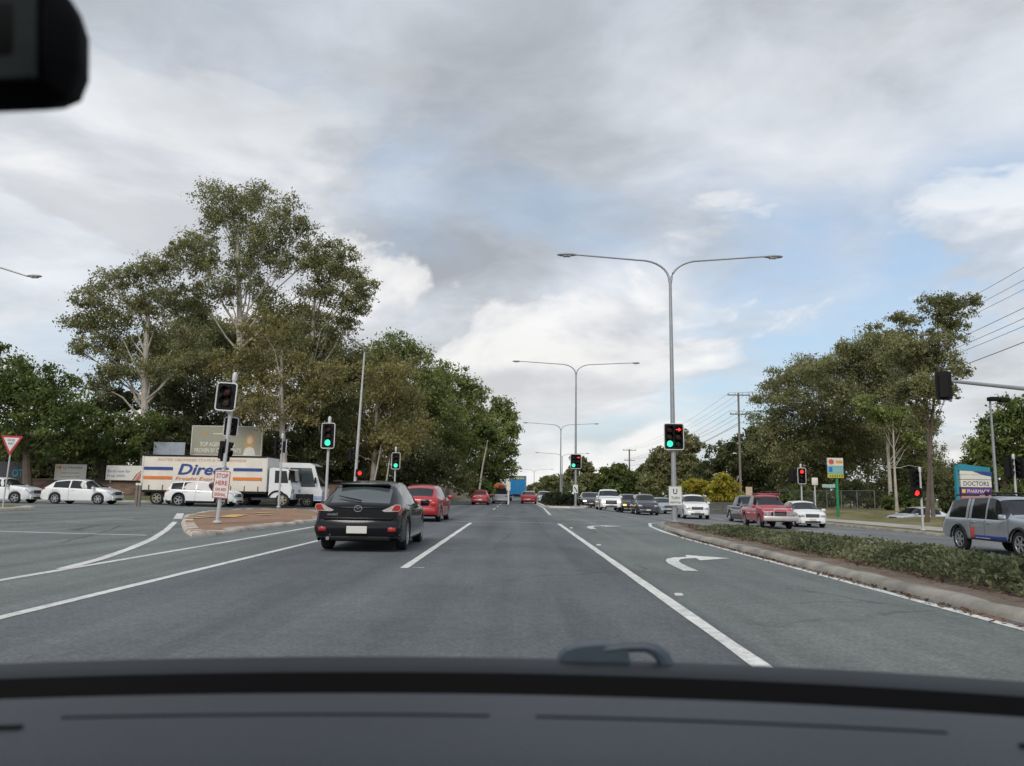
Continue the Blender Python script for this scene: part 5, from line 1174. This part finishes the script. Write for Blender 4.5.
for x_ in (-.5, .5): fr_.box((x_ * w_, 0, zc), (.06, .2, h_))
fr_.build('frame', M_OFF, o)
pw = .33 * w_; hr = [(pw + .42 * math.cos(t), zc - .02 + .62 * math.sin(t)) for t in np.linspace(-.6, math.pi + .6, 18)] + [(pw - .42, zc - .46 * h_), (pw + .42, zc - .46 * h_)]
MB().prism(hr, yf - .006, yf, 'XZ').build('portrait_hair', mat('print_blond', (.45, .30, .13), .6), o)
MB().prism([(pw + .23 * math.cos(t), zc + .08 + .32 * math.sin(t)) for t in np.linspace(0, 2 * math.pi, 18)[:-1]], yf - .011, yf - .007, 'XZ').build('portrait_face', mat('print_skin', (.66, .47, .36), .6), o)
MB().prism([(pw - .5, zc - .485 * h_), (pw + .5, zc - .485 * h_), (pw + .36, zc - .26 * h_), (pw + .1, zc - .2 * h_), (pw - .1, zc - .2 * h_), (pw - .36, zc - .26 * h_)], yf - .011, yf - .007, 'XZ').build('portrait_jacket', M_OFF, o)
board('notice_board', 'back of a plain grey board left of the billboard', 153, 442.5, 185.5, 456, 60, mat('board_grey', (.30, .34, .38), .5, .2))
o, w_, h_, zc, yf = board('fence_sign', 'white estate agency board with orange mark on the left fence', 54, 464.5, 87, 480, 58, M_OFF)
MB().bbox((-.34 * w_, yf, zc + .3 * h_), (.2, .006, .2), .002).build('logo', M_ORNG, o); MB().bbox((-.43 * w_, yf, zc + .3 * h_), (.16, .006, .24), .002).build('logo', mat('sign_yellow', (.62, .50, .06), .5), o)
text(o, 'LJ Hooker', (.08 * w_, yf, zc + .28 * h_), M_INK, width=.62 * w_, height=.2 * h_)
for q in (-.05, -.28): MB().box((.0, yf, zc + q * h_), (.6 * w_, .004, .1)).build('small_print', mat('faint_print', (.42, .42, .42), .6), o)
o, w_, h_, zc, yf = board('fence_sign', 'white school enrolment board with purple swoosh on the left fence', 105.5, 466, 150, 480, 58, M_OFF)
text(o, 'Enrol now for', (-.20 * w_, yf, zc + .12 * h_), M_NAVY, width=.52 * w_, height=.2 * h_); text(o, 'Prep 2025', (-.26 * w_, yf, zc - .22 * h_), M_NAVY, width=.40 * w_, height=.2 * h_)
for q, m_ in ((0, mat('swoosh_purple', (.16, .05, .25), .5)), (.1, mat('sign_yellow', (.62, .50, .06))), (.2, mat('swoosh_rose', (.5, .16, .2), .5))):
    MB().prism([(.12 * w_ + q, zc - .48 * h_), (.2 * w_ + q, zc - .1 * h_), (.34 * w_ + q * .8, zc + .25 * h_), (.49 * w_, zc + .48 * h_), (.49 * w_, zc + (.40 - q) * h_), (.38 * w_ + q * .8, zc + .1 * h_), (.27 * w_ + q, zc - .2 * h_), (.22 * w_ + q, zc - .48 * h_)], yf - .004 - q * .02, yf - .001, 'XZ').build('swoosh', m_, o)
o, w_, h_, zc, yf = board('fence_banner', 'black banner with teal lettering at the left edge', -22, 462, 27, 486, 58, M_INK)
text(o, 'OT', (.33 * w_, yf, zc + .05 * h_), M_CYAN, width=.24 * w_, height=.3 * h_, bold=.02); MB().box((.2 * w_, yf, zc - .35 * h_), (.4 * w_, .004, .1)).build('small_print', M_CYAN, o)
# rail fence carrying the boards
o = thing('rail_fence', 'dark wire-and-rail fence along the left bank', 'fence', (-24, 58.6, gz(-24, 58.6))); M_DRAIL = mat('dark_rail', (.05, .05, .05), .7)
for k in range(6): MB().tube([(-18 + 2.5 * k, 0, -.4), (-18 + 2.5 * k, 0, 1.35)], .035, 6).build('post', M_DRAIL, o)
for z_ in (.45, .85, 1.3): MB().tube([(-18, .04, z_), (-5.5, .04, z_)], .025, 6).build('rail', M_DRAIL, o)
# shed behind the fence
X = PX(30, 68); z0 = gz(X, 68); o = thing('shed', 'low white shed behind the left fence', 'shed', (X, 68, z0)); zt0 = P(30, 452, 68).z - z0
MB().box((0, 0, zt0 / 2 - .1), (3.0, 4, zt0 + .2)).build('wall', M_OFF, o); MB().prism([(-1.7, zt0), (1.7, zt0 - .15), (1.7, zt0 - .05), (-1.7, zt0 + .22)], -2.2, 2.2, 'XZ').build('roof', M_GALVL, o)
for x_ in (-.8, .6): MB().box((x_, -2.01, zt0 - .8), (.8, .04, .6)).build('window', M_GLASS, o)
# timber bollards beside the white hatchback
for px_, lx in ((136, 'left of two timber bollards by the white hatchback nose'), (139, 'right of two timber bollards by the white hatchback nose')):
    p = P(px_, 504, 42.5); o = thing('bollard', lx, 'bollard', (p.x, 42.5, gz(p.x, 42.5)), 0, 'timber bollards'); MB().bbox((0, 0, .62), (.14, .14, 1.34), .03).build('post', M_WOOD, o)
    MB().bbox((0, 0, 1.2), (.15, .15, .12), .01).build('band', M_OFF, o)
# bus stop sign and shelter on the left bank
X = PX(451, 80); z0 = gz(X, 80); o = thing('bus_stop_sign', 'white bus stop sign on a thin post beside the mulch bank', 'sign', (X, 80, z0)); zz = P(450, 481, 80).z - z0
MB().tube([(0, 0, -.2), (0, 0, zz)], .05, 8).build('post', M_GALVL, o); MB().lathe([(.42, -.03), (.42, .03)], (-.1, -.06, zz + .05), 'Y', 18).build('disc', mat('stop_disc', (.55, .52, .40), .5), o)
X = PX(437, 78); z0 = gz(X, 78); o = thing('marker_post', 'plain white post between the shelter and the bus stop sign', 'post', (X, 78, z0)); MB().tube([(0, 0, -.2), (0, 0, P(437, 478, 78).z - z0)], .07, 8).build('shaft', M_GALVL, o); MB().lathe([(.1, 0), (.02, .12)], (0, 0, P(437, 478, 78).z - z0), 'Z', 8).build('cap', M_OFF, o)
X = PX(424, 84); z0 = gz(X, 84); o = thing('shelter', 'dark pointed shelter roof behind the red hatchback', 'shelter', (X, 84, z0)); zz = P(424, 478, 84).z - z0
MB().add([(-1.3, -1.3, zz - .75), (1.3, -1.3, zz - .75), (1.3, 1.3, zz - .75), (-1.3, 1.3, zz - .75), (-1.3, -1.3, zz - .85), (1.3, -1.3, zz - .85), (1.3, 1.3, zz - .85), (-1.3, 1.3, zz - .85), (0, 0, zz)], [(0, 1, 8), (1, 2, 8), (2, 3, 8), (3, 0, 8), (0, 1, 5, 4), (1, 2, 6, 5), (2, 3, 7, 6), (3, 0, 4, 7), (4, 5, 6, 7)]).build('roof', M_SBLK, o)
for x_ in (-1.1, 1.1):
    for y_ in (-1.1, 1.1): MB().tube([(x_, y_, -.3), (x_, y_, zz - .8)], .05, 6).build('post', M_SBLK, o)
# low retaining wall with each sleeper course
o = thing('retaining_wall', 'low brown timber retaining wall under the mulch bank', 'wall', (-7.55, 60, 0))
for k in range(9):
    for c in range(3): MB().bbox((-.12 * c * .3, 3.0 * k + rnd.uniform(-.02, .02), .2 + .2 * c), (.12, 2.96, .19), .015).build('sleeper', M_WOOD, o)
# green signpost, directory post and clinic sign on the right
dd = 57; p = P(838.5, 519, dd); z0 = gz(p.x, dd); o = thing('signpost', 'green post carrying a colourful board right of the red signal', 'sign', (p.x, dd, z0)); M_GRN = mat('post_green', (.01, .22, .075), .5)
zt1 = P(836, 458, dd).z - z0; zb1 = P(836, 478, dd).z - z0; MB().tube([(0, 0, -.2), (0, 0, zb1 + .1)], .10, 10).build('post', M_GRN, o, True)
hh = zt1 - zb1; wv = .5 * 15.5 * dd / F
for z_, h_, m_ in ((.80, .40, M_OFF), (.40, .40, mat('panel_teal', (.20, .42, .40), .5)), (.10, .20, mat('panel_yellow', (.60, .42, .05), .5))): MB().bbox((-.12, -.1, zb1 + hh * z_), (wv * 2, .12, hh * h_ - .01), .01).build('panel', m_, o)
MB().bbox((.16, -.162, zb1 + hh * .80), (.5, .01, .22), .03).build('picture', mat('print_orange', (.6, .3, .06), .5), o); MB().lathe([(.2, -.01), (.2, 0)], (-.42, -.162, zb1 + hh * .80), 'Y', 14).build('logo', mat('print_red', (.5, .10, .06), .5), o)
MB().bbox((-.48, -.162, zb1 + hh * .42), (.26, .01, .36), .01).build('picture', mat('print_blue', (.02, .15, .45), .5), o)
for q in range(6): MB().bbox((-.52 + .17 * q, -.162, zb1 + hh * .10), (.1, .008, .16), .004).build('painted_letter', M_GRN, o)
MB().bbox((-.62, -.02, P(830, 486, dd).z - z0), (.95, .06, .24), .01).build('arrow_blade', mat('blade_aqua', (.30, .45, .42), .5), o)
dd = 52; p = P(816, 519, dd); z0 = gz(p.x, dd); o = thing('marker_post', 'thin pale post with a small white head by the white hatchback', 'post', (p.x, dd, z0)); zz = P(815, 483, dd).z - z0; MB().tube([(0, 0, -.1), (0, 0, zz)], .05, 8).build('shaft', M_GALVL, o); MB().bbox((0, -.03, zz + .1), (.4, .14, .5), .05).build('head', M_OFF, o, True)
dd = 44; a, b = P(958, 499, dd), P(989, 465, dd); X = (a.x + b.x) / 2; z0 = gz(X, dd); o = thing('clinic_sign', 'stacked white and purple clinic sign with teal crown behind the silver utility', 'sign', (X, dd, z0)); w_ = b.x - a.x
M_TEAL = mat('sign_teal', (.02, .22, .30), .5); M_PUR = mat('sign_purple', (.11, .03, .20), .5)
def zz_(py): return P(972, py, dd).z - z0
for y0, y1, m_, nm in ((475, 479.5, M_OFF, 'panel'), (480, 487.2, M_OFF, 'panel'), (487.7, 494.5, M_PUR, 'panel'), (495, 500, mat('sign_rose', (.45, .20, .20), .5), 'panel')):
    MB().bbox((.05, -.05, (zz_(y0) + zz_(y1)) / 2), (w_ * .92, .22, zz_(y0) - zz_(y1)), .01).build(nm, m_, o)
MB().prism([(-.5 * w_, zz_(470.5)), (.47 * w_, zz_(471.5)), (.47 * w_, zz_(467.5)), (-.4 * w_, zz_(464))], -.16, .06, 'XZ').build('crown', M_TEAL, o)
MB().prism([(-.44 * w_, zz_(474.7)), (.5 * w_, zz_(474.7)), (.5 * w_, zz_(471.8)), (-.44 * w_, zz_(470.8))], -.15, .06, 'XZ').build('panel', M_OFF, o)
MB().prism([(-.05 * w_, zz_(471.3)), (.51 * w_, zz_(471.9)), (.51 * w_, zz_(476.5)), (.3 * w_, zz_(475.4))], -.166, -.152, 'XZ').build('swoosh', M_NAVY, o)
MB().box((-.51 * w_, 0, zz_(490) / 2 + .9), (.14, .2, zz_(470) - .2)).build('post', M_TEAL, o); MB().box((.40 * w_, .08, zz_(500) / 2), (.12, .1, zz_(500) + .3)).build('post', M_TEAL, o)
text(o, 'DOCTORS', (.05, -.163, zz_(483.6)), M_INK, width=.76 * w_, height=.25, bold=.01); text(o, 'PHARMACY', (.14, -.163, zz_(491.2)), M_OFF, width=.66 * w_, height=.20, bold=.01)
MB().bbox((-.36 * w_, -.165, zz_(491.2)), (.2, .01, .2), .02).build('logo', mat('sign_yellow', (.62, .50, .06)), o)
# chain-link fence on the right and slatted barrier beyond
M_MESH = mat('fence_wire', (.20, .21, .21), .6, .4); o = thing('wire_fence', 'grey chain-link fence along the top of the right verge', 'fence', (27.2, 64, gz(27.2, 64)))
for k in range(10):
    y = -5 + 3 * k; MB().tube([(0, y, -.2), (0, y, 1.75)], .03, 6).build('post', M_MESH, o)
MB().tube([(0, -5, 1.72), (0, 22, 1.72)], .022, 5).build('top_rail', M_MESH, o)
mw = MB()
for k in range(135):
    for s_ in (1, -1): mw.tube([(.0, -5 + .2 * k, 0), (0, -5 + .2 * k + s_ * 1.7, 1.7)], .0035, 3, cap=False)
tag(mw.build('mesh_wire', M_MESH, o), kind='stuff')
o = thing('slat_fence', 'dark slatted barrier under the yellow shrubs', 'fence', (PX(722, 72), 72, gz(PX(722, 72), 72) + .1)); fw_ = 40 * 72 / F
for k in range(34): MB().box((-fw_ / 2 + fw_ * k / 33, 0, .5), (.08, .05, 1.05)).build('slat', mat('barrier_grey', (.10, .10, .095), .8), o)
for z_ in (.25, .8): MB().box((0, .05, z_), (fw_, .04, .08)).build('rail', mat('barrier_grey', (.10, .10, .095)), o)

# ================================================================== OUR OWN CAR (dashboard, cowl, wiper, mirror)
CXO = -0.28
o = thing('camera_car', 'dark dashboard, wiper and mirror of the car the picture is taken from', 'car', (CXO, 0.4, 0))
M_DASH = mat('dash_vinyl', (.024, .029, .037), .55, var=.06, vscale=9, bump=.25, bscale=220, spec=.4); M_DASHB = mat('dash_black', (.002, .002, .0025), .7, var=.1, spec=.08); M_COWL = mat('cowl_plastic', (.011, .014, .018), .55, var=.15, vscale=8, spec=.25); M_WIPE = mat('wiper_rubber', (.034, .050, .066), .55, var=.2, vscale=20)
def surf(name, rows, m, smooth=True, sub=40, x0=-.86, x1=.98):
    """rows = (distance ahead, height) across the car; each row bows forward in the middle"""
    v = []; xs = np.linspace(x0, x1, sub)
    for yy, zz2, bow in rows:
        for x in xs: u = (x + CXO - 0.0) / .75; v.append((x, yy - bow * u * u - .4, zz2 - .012 * u * u))
    n = sub; f = [(j * n + i, j * n + i + 1, (j + 1) * n + i + 1, (j + 1) * n + i) for j in range(len(rows) - 1) for i in range(n - 1)]
    return link(name, mesh_from(name, v, f, m, smooth, 40), o)
surf('dashboard', [(.42, .55, .04), (.46, .80, .04), (.47, .93, .04), (.49, .965, .05), (.54, .995, .06), (.62, 1.002, .06), (.72, 1.000, .06), (.80, .994, .06), (.868, .985, .06), (.875, .976, .06), (.876, .90, .06)], M_DASH)
surf('windscreen_base', [(.879, .90, .06), (.879, .925, .06), (.93, .915, .06), (.962, .94, .06), (.984, .981, .06)], M_DASHB)
surf('cowl', [(.985, .90, .06), (.986, .981, .06), (1.0, .985, .06), (1.06, .984, .06), (1.10, .945, .06), (1.12, .80, .06)], M_COWL)
def slot(x0, x1, yy, zz2, m, w_=.0042, h_=.004, name='defroster_slot'):
    v = MB(); pts = []
    for x in np.linspace(x0, x1, 20): u = x / .75; pts.append((x - CXO, yy - .06 * u * u - .4, zz2 - .012 * u * u + .001))
    v.tube(pts, w_ / 2, 6); return v.build(name, m, o)
slot(-.40, -.02, .735, .9975, M_DASHB); slot(.022, .385, .735, .9975, M_DASHB)
for x, w_ in ((-.445, .022), (.425, .022)): slot(x, x + w_ + .01, .70, .998, M_DASHB, .010, .004, 'sensor')
# wiper resting on the cowl
wb_ = MB(); c0 = P(600, 657, 1.05)
def wl(px_, py_, dd=1.05): q = P(px_, py_, dd); return (q.x - CXO, dd - .4, q.z)
prof = [wl(x, y) for x, y in ((557, 663), (560, 656), (567, 650), (578, 646.5), (592, 645), (604, 644.5), (607, 647), (628, 648.5), (630, 664), (620, 666), (590, 666.5), (565, 667))]
wb_.prism([(q[0], q[2]) for q in prof], .645, .675, 'XZ'); wb_.build('wiper_blade', M_WIPE, o)
wa = MB(); wa.tube([wl(604, 650), wl(625, 647.5), wl(645, 647), wl(655, 650), wl(663, 657), wl(667, 668)], [.006, .006, .0065, .008, .010, .012], 8); wa.build('wiper_arm', M_WIPE, o, True)
# body shell under and around us
M_OWN = paint('own_car_paint', (.05, .055, .06)); hb2 = MB()
hb2.add([(x, y - .4, z) for y, w_, z0, z1 in ((-2.2, .78, .25, .72), (-1.8, .88, .2, .85), (.45, .88, .2, .85), (1.1, .86, .2, .80), (1.9, .82, .2, .66), (2.35, .70, .28, .55)) for x, z in ((-w_, z0), (-w_, z1 - .08), (-w_ + .1, z1 - .12 if y < .5 else z1), (w_ - .1, z1 - .12 if y < .5 else z1), (w_, z1 - .08), (w_, z0))],
        [(6 * i + k, 6 * i + (k + 1) % 6, 6 * i + 6 + (k + 1) % 6, 6 * i + 6 + k) for i in range(5) for k in range(6)] + [(0, 1, 2, 3, 4, 5), (35, 34, 33, 32, 31, 30)])
hb2.build('body', M_OWN, o, True)
for y in (-1.45, 1.35):
    for sd in (1, -1):
        wv = wheel(o, sd * .80, y - .4, .31, .2, None, 5, 1); wv.rotation_euler = (0, 0, R(-90) if sd > 0 else R(90))
for sd in (1, -1): MB().tube([(sd * .93, .40, .84), (sd * .88, .15, 1.1), (sd * .70, -.38, 1.47), (sd * .66, -.6, 1.50)], [.045, .04, .04, .04], 6).build('pillar', M_DASHB, o, True)
MB().bbox((0, -.95, 1.52), (1.34, .95, .04), .015).build('roof', M_OWN, o)
# rear-view mirror, top left
mc = P(20, 45, .50); ml = Vector((mc.x - CXO, mc.y - .4, mc.z))
mm = MB(); mm.bbox((0, 0, 0), (.235, .06, .084), .029); mi = mm.build('mirror', M_DASHB, o, True); rt = P(90, 117, .5); mi.location = (rt.x - CXO - .122, rt.y - .4, rt.z + .045); mi.rotation_euler = (R(8), 0, R(-6))
MB().tube([(0, .02, .02), (.02, .03, .12), (.02, -.05, .26)], [.014, .012, .02], 8).build('mirror_stalk', M_DASHB, mi)
MB().bbox((0, -.027, 0), (.215, .004, .066), .002).build('mirror_glass', mat('tinted_mirror', (.012, .014, .014), .35, .9, var=.5, vscale=14), mi)
